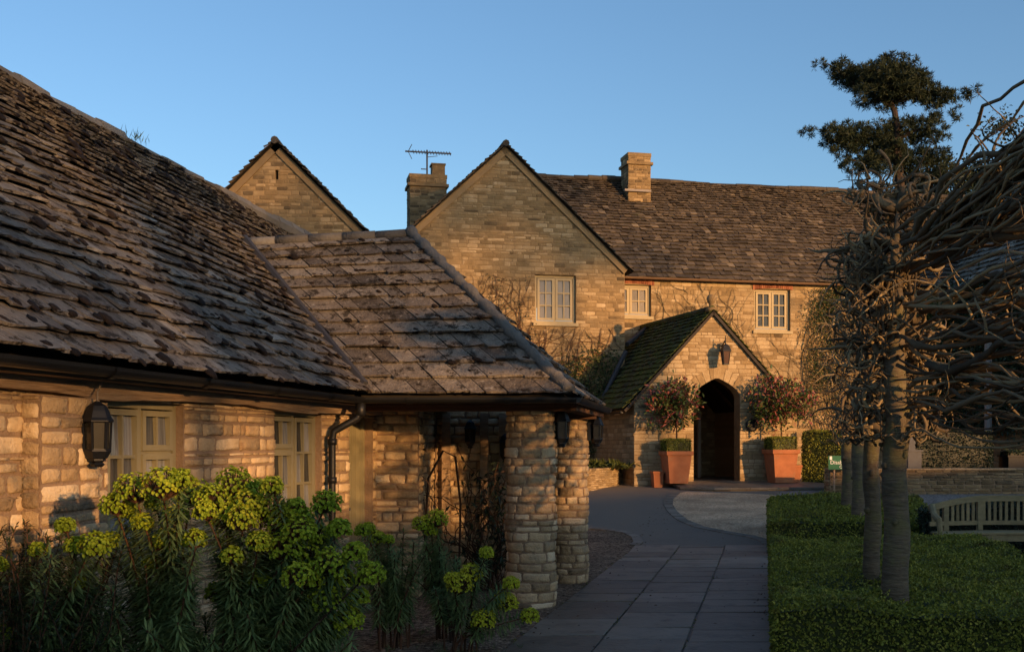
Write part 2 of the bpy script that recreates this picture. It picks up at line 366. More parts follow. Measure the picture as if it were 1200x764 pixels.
def window(parent, W, s0, s1, z0, z1, cas, rec, fm, gm, bar=.022, fw=.045, sill=None, sillm=None, sashw=.04):
    """cas: list of (width fraction, [(z fraction lo, hi, cols, rows), ...])"""
    fb, gls = MB(), []
    X = (W(1, 0)-W(0, 0)); N = (W(0, 0, 1)-W(0, 0)); Z = V((0, 0, 1))
    def bx(a, b, c, d, d0, d1, mbb=fb, t=.5): mbb.box(W(a, c, d0), X*(b-a), N*(d1-d0), Z*(d-c), t)
    bx(s0, s0+fw, z0, z1, -rec-.07, -rec); bx(s1-fw, s1, z0, z1, -rec-.07, -rec)
    bx(s0+fw, s1-fw, z0, z0+fw, -rec-.07, -rec+.002); bx(s0+fw, s1-fw, z1-fw, z1, -rec-.07, -rec-.002)
    x = s0+fw; Wd = s1-s0-2*fw; Hh = z1-z0-2*fw
    for ci, (wf, sashes) in enumerate(cas):
        a, b = x, x+Wd*wf; x = b; gl = MB(); gls.append(gl)
        if ci < len(cas)-1: bx(b-.02, b+.02, z0+fw, z1-fw, -rec-.06, -rec-.004)
        for lo, hi, cols, rows in sashes:
            c, d = z0+fw+Hh*lo, z0+fw+Hh*hi
            if hi < .999: bx(a+.02, b-.02, d-.012, d+.012, -rec-.055, -rec-.006)
            sw = sashw; p, q, r_, t_ = a+.02, b-.02, c+.012, d-.012
            bx(p, p+sw, r_, t_, -rec-.045, -rec+.012, t=.7); bx(q-sw, q, r_, t_, -rec-.045, -rec+.012, t=.7)
            bx(p+sw, q-sw, r_, r_+sw, -rec-.045, -rec+.013, t=.6); bx(p+sw, q-sw, t_-sw, t_, -rec-.045, -rec+.013, t=.6)
            iw, ih = q-p-2*sw, t_-r_-2*sw
            for k in range(1, cols): m = p+sw+iw*k/cols; bx(m-bar/2, m+bar/2, r_+sw, t_-sw, -rec-.03, -rec+.004)
            for k in range(1, rows): m = r_+sw+ih*k/rows; bx(p+sw, q-sw, m-bar/2, m+bar/2, -rec-.03, -rec+.002)
            for k in range(cols):
                for l in range(rows):
                    u0, u1 = p+sw+iw*k/cols, p+sw+iw*(k+1)/cols; w0, w1 = r_+sw+ih*l/rows, r_+sw+ih*(l+1)/rows
                    tl = [R.gauss(0, .0015), R.gauss(0, .0015), -.045*min(.4, w1-w0)]
                    gl.quad(W(u0, w0, -rec-.02+tl[0]), W(u1, w0, -rec-.02+tl[1]), W(u1, w1, -rec-.02+tl[1]+tl[2]), W(u0, w1, -rec-.02+tl[0]+tl[2]), R.random())
    f = fb.build('window', fm, parent)
    for gl in gls: gl.build('pane', gm, f)
    if sill:
        sb = MB(); sb.box(W(s0-.06, z0-sill, -rec), X*(s1-s0+.12), N*(rec+.07), Z*sill); sb.build('sill', sillm or fm, f)
    return f
def leaf_sheet(mb, fn, n, L, W, t=(.2, .9), nrm=None, spread=.9):
    for _ in range(n):
        p, nn = fn()
        d = V((R.gauss(0, spread), R.gauss(0, spread), R.gauss(0, spread)))+nn*.5
        l = L*R.uniform(.6, 1.3)
        mb.leaf(p, d, nn+V((R.gauss(0, .4), R.gauss(0, .4), R.gauss(0, .4))), l, W*l/L, R.uniform(*t))
UP_ = V((0, 0, 1))
def hedge(name, label, cat, plan, zb, zt, density, L, m, group=None, rough=.02, t=(.2, .95)):
    """plan: 4 corners CCW; zb, zt: heights at each corner"""
    mb = MB(); c = [V((p[0], p[1], 0)) for p in plan]
    def top(u, v):
        p = c[0]*(1-u)*(1-v)+c[1]*u*(1-v)+c[2]*u*v+c[3]*(1-u)*v
        z = zt[0]*(1-u)*(1-v)+zt[1]*u*(1-v)+zt[2]*u*v+zt[3]*(1-u)*v
        z += rough*(math.sin(p.x*3.1+p.y*1.7)+.7*math.sin(p.x*7.3-p.y*5.1)+.5*math.sin(p.y*11+p.x*2)+1.2*math.sin(p.x*1.9-p.y*1.1))-(.16*math.exp(-((p.x-2.95)**2+(p.y-9.6)**2)/.12) if 8 < p.y < 14.4 else 0)
        return V((p.x, p.y, z))
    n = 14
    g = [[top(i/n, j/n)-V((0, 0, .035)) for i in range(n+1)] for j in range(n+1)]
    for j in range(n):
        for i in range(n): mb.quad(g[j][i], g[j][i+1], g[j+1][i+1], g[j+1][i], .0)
    ctr = (c[0]+c[1]+c[2]+c[3])/4
    if name == 'box_hedge':
        for _ in range(170):
            p = top(R.random(), R.random())
            for j in range(6): mb.leaf(p+V((R.gauss(0, .012), R.gauss(0, .012), j*.012)), (R.gauss(0, 1), R.gauss(0, 1), .7), UP_, L, L*.55, R.uniform(.5, 1))
    def area(a, b, d): return (b-a).cross(d-a).length
    A = area(c[0], c[1], c[3])/2+area(c[2], c[1], c[3])/2
    def ftop():
        return top(R.random(), R.random())+V((0, 0, R.gauss(-.01, .012))), V((0, 0, 1))
    leaf_sheet(mb, ftop, int(A*density), L, L*.6, t)
    for k in range(4):
        a, b = c[k], c[(k+1) % 4]; za, zb_ = zb[k], zb[(k+1) % 4]
        nn = (b-a).cross(V((0, 0, 1))).normalized()
        if nn.dot((a+b)/2-ctr) < 0: nn = -nn
        uv = [(0, 0), (1, 0), (1, 1), (0, 1)]; (u0, v0), (u1, v1) = uv[k], uv[(k+1) % 4]
        def side(nn=nn, u0=u0, v0=v0, u1=u1, v1=v1, za=za, zb_=zb_):
            f = R.random(); p = top(u0+(u1-u0)*f, v0+(v1-v0)*f); g_ = za+(zb_-za)*f; h = R.random()
            p.z = g_+(p.z-g_)*h
            return p+nn*(R.gauss(0, .014)-.01), nn
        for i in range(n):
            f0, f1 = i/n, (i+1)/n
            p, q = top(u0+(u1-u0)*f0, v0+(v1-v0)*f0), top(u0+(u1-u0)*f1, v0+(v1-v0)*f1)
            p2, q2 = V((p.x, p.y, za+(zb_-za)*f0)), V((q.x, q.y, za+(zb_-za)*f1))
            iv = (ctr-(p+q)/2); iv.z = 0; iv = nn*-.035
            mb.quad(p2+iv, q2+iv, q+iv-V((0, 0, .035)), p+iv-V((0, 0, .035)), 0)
        hh = (zt[k]-zb[k]+zt[(k+1) % 4]-zb[(k+1) % 4])/2
        leaf_sheet(mb, side, int((b-a).length*hh*density), L, L*.6, t)
    o = mb.build(name, m, base=(ctr.x, ctr.y, min(zb)))
    return tag(o, label, cat, group)

# ------------------------------------------------------------------ ground, drive, path
def sheet(mb, poly, dz, step=.25, t=.5):
    ys = [p[1] for p in poly]; cuts = set(ys); y = min(ys)
    while y < max(ys): cuts.add(y); y += step
    cuts = sorted(cuts)
    for y0, y1 in zip(cuts, cuts[1:]):
        if y1-y0 < 1e-5: continue
        ea, eb = scan(poly, y0+1e-5), scan(poly, y1-1e-5)
        for j in range(0, min(len(ea), len(eb))-1, 2):
            mb.quad((ea[j], y0, gz(y0)+dz), (ea[j+1], y0, gz(y0)+dz), (eb[j+1], y1, gz(y1)+dz), (eb[j], y1, gz(y1)+dz), t)
g = MB(); ys = [-400, -60, 0, 17.5, 29.5, 60, 400, 1500]
for y0, y1 in zip(ys, ys[1:]): g.quad((-900, y0, gz(y0)), (900, y0, gz(y0)), (900, y1, gz(y1)), (-900, y1, gz(y1)))
tag(g.build('ground', M['ground']), kind='structure')
dv = MB(); sheet(dv, [(-4, 18.1), (4.4, 18.0), (5.6, 23), (6.9, 29), (6.6, 30.4), (-9, 30.4), (-9, 18.1)], .004)
tag(dv.build('driveway', M['asphalt']), kind='structure')
fore = [G(*p) for p in ((783, 592), (784, 585), (790, 579), (805, 576), (830, 577), (870, 578), (905, 580), (925, 583))]+[(5.3, 21.5), G(904, 641), ]+[G(*p) for p in ((897, 634), (880, 629), (850, 624), (820, 618), (800, 610), (788, 600))]
gv = MB(); sheet(gv, fore, .008, .1); tag(gv.build('gravel_forecourt', M['gravel']), kind='structure')
edge = [G(*p) for p in ((792, 578), (784, 585), (783, 592), (788, 600), (800, 610), (820, 618), (850, 624), (880, 629), (897, 634), (904, 641))]
kb = MB()
def ribbon(mb, pts, wd, dz, n=6):
    pp = []
    for i in range(len(pts)-1):
        for k in range(n):
            f = k/n; pp.append(V((pts[i][0]+(pts[i+1][0]-pts[i][0])*f, pts[i][1]+(pts[i+1][1]-pts[i][1])*f, 0)))
    pp.append(V((*pts[-1], 0)))
    sd = []
    for i, p in enumerate(pp):
        d = (pp[min(i+1, len(pp)-1)]-pp[max(0, i-1)]).normalized(); nn = V((-d.y, d.x, 0))*wd/2; sd.append(nn)
    for i in range(len(pp)-1):
        q = [pp[i]+sd[i], pp[i]-sd[i], pp[i+1]-sd[i+1], pp[i+1]+sd[i+1]]
        for x in q: x.z = gz(x.y)+dz
        a = (q[1]-q[2])*.04
        lo = [V((x.x, x.y, gz(x.y))) for x in q]
        mb.add(q+lo, [(0, 1, 2, 3), (0, 4, 5, 1), (2, 6, 7, 3), (1, 5, 6, 2), (0, 3, 7, 4)], R.random())
ribbon(kb, edge, .2, .02); tag(kb.build('kerb_strip', M['kerb']), kind='structure')
# planting bed left of the path
bl = lambda Y: -.08+.23*(Y-9.06)
bedp = [(-8, 1.5), (bl(1.5), 1.5), (bl(18.1), 18.1)]+[G(*p) for p in ((748, 636), (745, 630), (735, 625), (715, 622), (690, 620), (640, 617), (560, 612))]+[(-9, 22)]
bd = MB(); sheet(bd, bedp, .008, .25); tag(bd.build('gravel_bed', M['bed']), kind='structure')
kb2 = MB(); ribbon(kb2, [(bl(18.1), 18.1)]+[G(*p) for p in ((748, 636), (745, 630), (735, 625), (715, 622), (690, 620))], .16, .03)
tag(kb2.build('bed_edging', M['kerb']), kind='structure')
# flagstone path: separate slabs, dark joints
fl = MB(); sheet(fl, [(bl(2), 2), (bl(2)+2.22, 2), (bl(18.1)+2.22, 18.1), (bl(18.1), 18.1)], .006, .5, t=0)
for c in range(3):
    y = 2-R.random()*.4
    while y < 18.05:
        L = R.choice((.45, .6, .75, .9, 1.05)); y1 = min(y+L, 18.1)
        if 18.1-y1 < .25: y1 = 18.1
        gp = .011; w0, w1 = c*.74+gp, (c+1)*.74-gp
        z = [.02+R.gauss(0, .0035) for _ in range(4)]
        q = [(bl(y+gp)+w0, y+gp), (bl(y+gp)+w1, y+gp), (bl(y1-gp)+w1, y1-gp), (bl(y1-gp)+w0, y1-gp)]
        q = [(p[0]+R.gauss(0, .004), p[1]+R.gauss(0, .006)) for p in q]
        tp = [V((p[0], p[1], gz(p[1])+zz)) for p, zz in zip(q, z)]; bt = [V((p[0], p[1], 0)) for p in q]
        cc = (tp[0]+tp[2])/2; inn = [p+(cc-p).normalized()*.012+V((0, 0, .004)) for p in tp]
        fl.add(tp+bt+inn, [(8, 9, 10, 11), (0, 1, 9, 8), (1, 2, 10, 9), (2, 3, 11, 10), (3, 0, 8, 11), (4, 5, 1, 0), (5, 6, 2, 1), (6, 7, 3, 2), (7, 4, 0, 3)], R.uniform(.15, .85))
        y = y1
tag(fl.build('path', M['flag']), kind='structure')

lt = MB()
for k in range(420):
    y = R.uniform(4, 26); x = bl(y)+R.choice((R.uniform(-.1, 2.3), R.gauss(0, .15), 2.2+R.gauss(0, .08))); z = gz(y)+.028
    lt.leaf((x, y, z), (R.gauss(0, 1), R.gauss(0, 1), R.uniform(0, .25)), (R.gauss(0, .3), R.gauss(0, .3), 1), R.uniform(.02, .05), R.uniform(.012, .03), R.random())
tag(lt.build('fallen_leaves', M['stem']), kind='stuff')
wj = MB()
for k in range(170):
    y = R.uniform(5, 18); x = bl(y)+R.choice((0, .74, 1.48, 2.2, 2.21))+R.gauss(0, .012)
    for j in range(5): wj.leaf((x, y, .012), (R.gauss(0, 1), R.gauss(0, 1), .7), (0, 0, 1), R.uniform(.01, .035), .01, R.random())
tag(wj.build('moss_and_weeds', M['box_leaf']), kind='stuff')

# ------------------------------------------------------------------ cottage on the left with its hipped open porch
O2 = V((-1.458, 10.83, 0)); d2 = V((.2167, .9762, 0)); n2 = V((-.9762, .2167, 0)); UP = V((0, 0, 1))
def C(t, e, z=0): return O2+d2*t+n2*e+UP*z
def loc_te(p): r = V((p.x, p.y, 0))-O2; return r.dot(d2), r.dot(n2)
cot = root('stone_cottage', 'low stone cottage with a long sagging mossy stone slate roof down the left side', 'cottage', C(-4, 3, 0))
ms, ro, un, dk = MB(), MB(), MB(), MB()
rl, rr_, = V((-3.06, 12.6, 3.96)), V((-1.163, 12.6, 4.06))
def keep(p):
    t, e = loc_te(p)
    if e < 1.95 and t > .7277*e+.04: return t > 6.2-.73*e
    return True
slate_roof(ro, C(-9.5, -.06, 2.17), C(9, -.06, 2.17), C(9, 3.03, 4.78), C(-9.5, 3.03, 5.3), 29, (.14, .34), .021, keep, jit=1.25, moss=ms, mossp=.8, mossz=.04, sag=.07)
roof1 = ro.build('roof', M['slate'], cot)
tag(ms.build('moss', M['moss'], cot, smooth=True), kind='stuff')
rc = MB()
t = -9.5
while t < 9:
    rc.tube([C(t, 3.03, 5.01-.028*t+R.uniform(-.02, .02)-.05*math.sin(t)*.3), C(t+.43, 3.03, 5.0-.028*t+R.uniform(-.02, .02)-.05*math.sin(t)*.3)], R.uniform(.09, .11), 8, R.random()); t += .44
rc.build('ridge', M['ridge'], roof1)
un.quad(C(-9.5, 0, 2.1), C(0, 0, 2.1), C(2.2, 3.03, 4.86), C(-9.5, 3.03, 5.16))
un.quad(C(-9.5, 6.06, 2.13), C(9, 6.06, 2.13), C(9, 3.03, 4.7), C(-9.5, 3.03, 5.2)); un.quad(C(-9.5, 0, 2.12), C(9, .3, 2.12), C(9, 6, 2.12), C(-9.5, 6, 2.12))
un.build('roof_lining', M['dark'], cot)
# wall with two windows and a door
st, mo = MB(), MB()
wa, wb, dr = (-3.80, -2.83, .95, 1.99), (-1.26, -.2, .95, 2.0), (.55, 1.26, 0, 1.98)
Wc = stone_wall(st, mo, C(0, .35)[:2], d2[:2], (-n2)[:2], [(-9.4, 0), (1.6, 0), (1.6, 2.1), (-9.4, 2.1)], [wa, wb, dr], (.035, .13), (.08, .4), .024, .018, True, .17)
# gable ends and back wall
for tt, sgn in ((-9.4, -1), (8.9, 1)):
    mo.quad(C(tt, .35), C(tt, 5.7), C(tt, 5.7, 2.15), C(tt, .35, 2.15)); mo.add([C(tt, .35, 2.15), C(tt, 5.7, 2.15), C(tt, 3.03, 4.97-.028*tt-.1)], [(0, 1, 2)])
mo.quad(C(-9.4, 5.7), C(8.9, 5.7), C(8.9, 5.7, 2.15), C(-9.4, 5.7, 2.15))
mo.quad(C(3.7, .36), C(8.9, .36), C(8.9, .36, 2.15), C(3.7, .36, 2.15))
wall1 = st.build('wall', M['stone'], cot, smooth=True)
bs2, bm2 = MB(), MB(); pa_ = dict(course=(.05, .13), length=(.12, .4), gap=.022, depth=.018, fine=True)
stone_wall(bs2, bm2, C(-4.66, .23)[:2], d2[:2], (-n2)[:2], [(0, 0), (.58, 0), (.58, 1.98), (0, 1.98)], **pa_)
stone_wall(bs2, bm2, C(-4.66, .36)[:2], (-n2)[:2], (-d2)[:2], [(0, 0), (.13, 0), (.13, 1.98), (0, 1.98)], **pa_)
stone_wall(bs2, bm2, C(-4.08, .23)[:2], n2[:2], d2[:2], [(0, 0), (.13, 0), (.13, 1.98), (0, 1.98)], **pa_)
bm2.quad(C(-4.66, .23, 1.98), C(-4.08, .23, 1.98), C(-4.08, .36, 1.98), C(-4.66, .36, 1.98))
bt_ = bs2.build('buttress', M['stone'], cot, smooth=True); bm2.build('mortar', M['mortar'], bt_); mo.build('mortar', M['mortar'], wall1)
tall = [(0, .42, 2, 1), (.42, 1, 2, 1)]; split = [(0, .33, 2, 1), (.33, .66, 2, 1), (.66, 1, 2, 1)]
wc1 = [(.5, [(0, .3, 2, 1), (.3, 1, 2, 2)]), (.5, [(0, .68, 2, 2), (.68, 1, 2, 1)])]
wc2 = [(.5, [(0, .68, 2, 2), (.68, 1, 2, 1)]), (.5, [(0, 1, 2, 3)])]
window(cot, Wc, *wa, wc1, .06, M['paint'], M['glass_curtain'], sill=.06)
window(cot, Wc, *wb, wc2, .06, M['paint'], M['glass_curtain'], sill=.06)
db = MB()
for k in range(5):
    w_ = (dr[1]-dr[0]-.1)/5; db.box(Wc(dr[0]+.05+k*w_+.003, .02, -.13), d2*(w_-.006), n2*.04, UP*1.9, R.uniform(.3, .6))
db.box(Wc(dr[0], 0, -.16), d2*.05, -n2*.07, UP*1.97, .7); db.box(Wc(dr[1]-.05, 0, -.16), d2*.05, -n2*.07, UP*1.97, .7)
door = db.build('door', M['paint'], cot)
hb = MB(); hb.lathe(Wc(dr[0]+.14, 1.02, -.07), [(.0, -.025), (.03, -.015), (.035, 0), (.03, .015), (0, .025)], 10); hb.box(Wc(dr[0]+.11, .95, -.128), d2*.06, -n2*.01, UP*.16)
hb.build('handle', M['zinc'], door, smooth=True)
bm = MB()
t = -9.5
while t < 1.2:
    l = R.uniform(1.6, 2.4); t1 = min(t+l, 1.3)
    k = 8; sec = []
    for i in range(k+1):
        f = t+(t1-t)*i/k; lo = 2.0+.018*math.sin(f*2.1)+R.uniform(-.008, .008); hi = 2.125
        sec.append([C(f, .26+R.uniform(-.008, .008), lo), C(f, .24, lo+.04), C(f, .245, hi), C(f, .42, hi), C(f, .42, lo)])
    vs = [p for s_ in sec for p in s_]
    bm.add(vs, [(i*5+j, (i+1)*5+j, (i+1)*5+(j+1) % 5, i*5+(j+1) % 5) for i in range(k) for j in range(5)]+[(0, 1, 2, 3, 4), tuple(k*5+j for j in range(5))], R.uniform(.4, .7)); t = t1+.003
bm.build('wall_plate', M['oak'], cot)
fa = MB(); fa.box(C(-9.5, .10, 2.085), d2*10.2, n2*.12, UP*.05, .3); fa.build('fascia', M['oak'], cot)
gt = MB()
def gutter(mb, a, b, r=.06, step=1.4, coll=True):
    a, b = V(a), V(b); L = (b-a).length; d = (b-a).normalized(); sd = d.cross(UP).normalized()
    k = 8; prof = [(sd*math.cos(PI*i/k)-UP*math.sin(PI*i/k)) for i in range(k+1)]
    vs = [p+q*r for p in (a, b) for q in prof]+[p+q*(r-.008) for p in (a, b) for q in prof]; m = k+1
    fs = [(i, i+1, m+i+1, m+i) for i in range(k)]+[(2*m+i+1, 2*m+i, 3*m+i, 3*m+i+1) for i in range(k)]
    fs += [(0, m, 3*m, 2*m), (k, 2*m+k, 3*m+k, m+k)]
    mb.add(vs, fs, .4)
    for p, s_ in ((a, 0), (b, m)): mb.add([p+q*r for q in prof], [tuple(range(m))], .4)
    x = step*.5
    while coll and x < L:
        vs = [a+d*(x+o)+q*(r+.009) for o in (-.03, .03) for q in prof]
        mb.add(vs, [(i, i+1, m+i+1, m+i) for i in range(k)], .3); x += step
gutter(gt, C(-9.5, 0, 2.16), C(.02, 0, 2.15), step=1.15); gt.build('gutter', M['gutter'], cot, smooth=False)
dp = MB()
pp = [C(-.06, 0, 2.12), C(-.06, 0, 2.02), C(-.07, .03, 1.95), C(-.12, .16, 1.87), C(-.15, .24, 1.82), C(-.155, .255, 1.74), C(-.155, .255, 1.0), C(-.155, .255, .05)]
dp.tube(pp, .036, 10, .5)
for z in (1.72, 1.35, .6): dp.lathe(C(-.155, .255, z), [(.036, -.03), (.046, -.03), (.046, .03), (.036, .03)], 10)
dp.lathe(C(-.06, 0, 2.0), [(.036, -.03), (.05, -.02), (.05, .09), (.036, .09)], 10)
dp.build('downpipe', M['gutter'], cot, smooth=True)
# small weed on the ridge
wd = MB(); wp = C(1.0, 3.03, 5.08)
for i in range(26): wd.leaf(wp+V((R.gauss(0, .08), R.gauss(0, .08), 0)), V((R.gauss(0, .6), R.gauss(0, .6), 1)), V((1, 0, 0)), R.uniform(.06, .2), .02, R.random())
o = wd.build('weed', M['box_leaf'], base=wp); tag(o, 'small green weed sprouting from the ridge of the long mossy roof', 'weed')

por = root('open_porch', 'open porch with hipped stone slate roof on two square stone pillars', 'porch', (-.3, 12.6, 0))
ro, ms, un = MB(), MB(), MB()
el, er, bk = V((-1.47, 10.80, 2.17)), V((.56, 10.80, 2.17)), V((1.165, 14.3, 2.17))
slate_roof(ro, el, er, rr_, rl, 13, (.15, .4), .023, jit=.9, moss=ms, mossp=.8, mossz=.032, tb=-.04, expo_ratio=.72)
slate_roof(ro, er, bk, rr_+V((.005, .1, 0)), rr_, 11, (.26, .46), .026, jit=1, moss=ms, mossp=.5, mossz=.04, expo_ratio=.72)
bl2 = V((-.7, 14.4, 2.17)); slate_roof(ro, bk, bl2, rl+V((.2, .2, 0)), rr_+V((0, .1, 0)), 11, (.26, .46), .022, jit=.7)
for q in ((el, er, rr_, rl), (er, bk, rr_), (bk, bl2, rl, rr_)):
    un.add([p-UP*.05+V((0, .02, 0)) for p in q], [tuple(range(len(q)))])
un.quad(V((-1.5, 10.95, 2.14)), V((.5, 10.95, 2.14)), V((1.05, 14.2, 2.14)), V((-.8, 14.3, 2.14)))
proof = ro.build('roof', M['slate'], por); tag(ms.build('moss', M['moss'], por, smooth=True), kind='stuff'); un.build('roof_lining', M['dark'], por)
hp = MB()
pts = [er.lerp(rr_, f)+UP*(.05+R.uniform(-.012, .012)) for f in [i/14 for i in range(15)]]

pts = [er.lerp(rr_, i/60)+UP*(.055+R.uniform(-.012, .012))+V((R.uniform(-.008, .008), 0, 0)) for i in range(61)]
hp.tube(pts, [.058+R.uniform(-.011, .012) for _ in pts], 9)
x = 0
while x < .98:
    hp.tube([rl.lerp(rr_, x)+UP*.02, rl.lerp(rr_, min(1, x+.196))+UP*(.02+R.uniform(-.006, .006))], R.uniform(.055, .062), 8, R.random()); x += .2
hp.build('ridge', M['ridge'], proof, smooth=True)
vl = MB()
va, vb = V((-1.44, 10.86, 2.2)), rl+V((.02, 0, 0)); nv = (vb-va).normalized(); sx = V((.05, -.028, 0))
vl.tube([va+V((.0, -.01, .075)), vb+V((0, -.01, .075))], .045, 6); vl.build('valley', M['lead'], proof)
pg = MB(); gutter(pg, (-1.47, 10.78, 2.15), (.62, 10.78, 2.15), .055, .95); gutter(pg, (.62, 10.76, 2.15), (1.24, 14.3, 2.15), .055, .35)
pg.build('gutter', M['gutter'], por)
pb = MB()
pb.bbox((-1.5, 11.33, 2.035), (.60, 11.5, 2.15), .5); pb.bbox((-1.5, 11.02, 2.075), (.62, 11.09, 2.14), .4)
rd = V((.18, 1, 0)).normalized()
pb.box(V((.5, 11.36, 2.04)), rd*2.9, V((.16, 0, 0)), UP*.11, .5); pb.bbox((.3, 13.4, 2.0), (1.02, 13.56, 2.12), .6)
pb.build('beam', M['oak_brown'], por)
def pillar(x0, x1, y0, y1, z1):
    st, mo = MB(), MB()
    a = dict(course=(.06, .12), length=(.1, .33), gap=.018, depth=.024, fine=True, tb=-.02)
    stone_wall(st, mo, (x0, y0), (1, 0), (0, -1), [(0, 0), (x1-x0, 0), (x1-x0, z1), (0, z1)], **a)
    stone_wall(st, mo, (x1, y0), (0, 1), (1, 0), [(0, 0), (y1-y0, 0), (y1-y0, z1), (0, z1)], **a)
    stone_wall(st, mo, (x1, y1), (-1, 0), (0, 1), [(0, 0), (x1-x0, 0), (x1-x0, z1), (0, z1)], **a)
    stone_wall(st, mo, (x0, y1), (0, -1), (-1, 0), [(0, 0), (y1-y0, 0), (y1-y0, z1), (0, z1)], **a)
    o = st.build('pillar', M['stone'], por, smooth=True); mo.build('mortar', M['mortar'], o); return o
def round_pillar(cx, cy, r, z1):
    st, mo = MB(), MB(); L = 2*PI*r
    stone_wall(st, mo, (0, 0), (1, 0), (0, -1), [(0, 0), (L, 0), (L, z1), (0, z1)], course=(.06, .115), length=(.1, .3), gap=.017, depth=.017, fine=True, tb=-.02)
    m2 = MB()
    for k in range(32):
        for j in range(30): m2.quad(*[(L*i/32, 0, z1*q/30) for i, q in ((k, j), (k+1, j), (k+1, j+1), (k, j+1))])
    for m in (st, m2):
        nv = []
        for x, y, z in m.v:
            A = x/r+1.1; q = r-y+.012*math.sin(z*9+A*2); nv.append((cx+q*math.cos(A), cy+q*math.sin(A), z))
        m.v = nv
    o = st.build('pillar', M['stone'], por, smooth=True); m2.build('mortar', M['mortar'], o)
round_pillar(.197, 11.62, .255, 2.06); round_pillar(.70, 13.66, .23, 2.04)
pr = pillar(-1.56, -1.03, 12.25, 12.75, 2.13); pr['label'] = 'square stone pier beside the cottage door'
st, mo = MB(), MB()
stone_wall(st, mo, (-1.6, 14.62), (1, 0), (0, -1), [(0, 0), (2.1, 0), (2.1, 2.15), (0, 2.15)], course=(.07, .15), length=(.12, .3), gap=.02, depth=.02, fine=True, tb=.1)
stone_wall(st, mo, (-1.28, 12.75), (.14, .99), (.99, -.14), [(0, 0), (1.9, 0), (1.9, 2.15), (0, 2.15)], course=(.07, .15), length=(.12, .3), gap=.02, depth=.02, fine=True)
bw = st.build('back_wall', M['stone'], por, smooth=True); mo.build('mortar', M['mortar'], bw)
for x in (-1.19, -.92, -.42, -.17):
    b = MB(); b.bbox((x, 14.53, 0), (x+.11, 14.6, 2.1), R.uniform(.4, .7)); b.build('post', M['oak'], por)

# ------------------------------------------------------------------ main house
th = math.radians(12); u = V((math.cos(th), math.sin(th), 0)); v = V((-math.sin(th), math.cos(th), 0))
CW = V((3.29, 32.4, 0)); D0 = CW+v*1.6
hs = root('main_house', 'large two storey stone house with a tall front gable and brown slate roof', 'house', CW+v*3)
st, mo = MB(), MB()
ze, zp, hw = 6.9, 10.19, 3.563
ww = (-2.688, -1.471, 5.18, 6.56)
Ww = stone_wall(st, mo, CW[:2], u[:2], (-v)[:2], [(-2*hw, .3), (0, .3), (0, ze), (-hw, zp), (-2*hw, ze)], [ww], (.06, .13), (.1, .42), .014, .011)
stone_wall(st, mo, CW[:2], v[:2], u[:2], [(0, .3), (1.6, .3), (1.6, ze), (0, ze)], (), (.06, .13), (.1, .42), .014, .011)
w1, w2 = (.02, 1.368, 5.62, 6.59), (4.786, 6.006, 5.27, 6.58)
Wf = stone_wall(st, mo, D0[:2], u[:2], (-v)[:2], [(0, .3), (17, .3), (17, 6.85), (0, 6.85)], [w1, w2], (.07, .16), (.14, .5), .012, .01, tb=.1)
mo.quad(CW-u*2*hw, CW-u*2*hw+v*9, CW-u*2*hw+v*9+UP*ze, CW-u*2*hw+UP*ze)
hwall = st.build('wall', M['house_stone'], hs); mo.build('mortar', M['house_mortar'], hwall)
for (W_, wn, cas, gm) in ((Ww, ww, [(.5, [(0, 1, 2, 3)])]*2, 'glass_blind'), (Wf, w1, [(.5, [(0, 1, 2, 2)])]*2, 'glass_blind'), (Wf, w2, [(.5, [(0, 1, 2, 3)])]*2, 'glass')):
    window(hs, W_, *wn, cas, .1, M['cream'], M[gm], bar=.035, fw=.07, sill=.09, sashw=.065)
for wn in (w1, w2):
    lb = MB(); x = wn[0]-.06; wd_ = wn[1]-wn[0]+.12
    while x < wn[1]+.05:
        lb.box(Wf(x, wn[3]+.005+.05*(1-((x-wn[0]-wd_/2)/(wd_/2))**2)-.02, -.02), u*.062, -v*.05, UP*.22, R.random()); x += .072
    lb.build('lintel', M['brick'], hs)
vb_ = MB()
for s_ in (-1, 1):
    a = Ww(-hw, zp, 0); b = Ww(-hw+s_*(hw+.1), ze-.1, 0); d = (b-a)
    nn = V((-d.z*s_*u.x, -d.z*s_*u.y, 0)); dn = d.normalized(); perp = (v.cross(dn)).normalized()
    if perp.z > 0: perp = -perp
    vb_.box(a-v*.05, d, -v*-.06+v*.0, perp*.2, .8) if False else vb_.box(a-v*.07, d, v*.06, perp*.2, .75)
vb_.build('barge_board', M['house_mortar'], hs)
ro, un = MB(), MB()
Rg = CW-u*hw
ov = -v*.16
pitch = (zp-ze)/hw
def hp_(s, k, z): return CW+u*s+v*k+UP*z
slate_roof(ro, hp_(.22, -.16, ze-.2), hp_(.22, 6, ze-.2), hp_(-hw, 6, zp+.02), hp_(-hw, -.16, zp+.02), 26, (.15, .34), .028, jit=1, expo_ratio=.55, under=un)
slate_roof(ro, hp_(-2*hw-.22, 8, ze-.2), hp_(-2*hw-.22, -.16, ze-.2), hp_(-hw, -.16, zp+.02), hp_(-hw, 8, zp+.02), 26, (.15, .34), .028, jit=1, expo_ratio=.55, under=un)
def fp(s, r, z): return D0+u*s+v*r+UP*z
def keepm(p):
    r = V((p.x, p.y, 0))-CW; s_, k_ = r.dot(u), r.dot(v)
    return not (s_ < .25 and p.z < zp-abs(s_+hw)*pitch-.05)
slate_roof(ro, fp(-2.5, -.18, 6.78), fp(18, -.18, 6.78), fp(18, 3.85, 10.72), fp(-2.5, 3.85, 10.72), 32, (.14, .34), .03, keepm, jit=1.3, expo_ratio=.5, sag=.06)
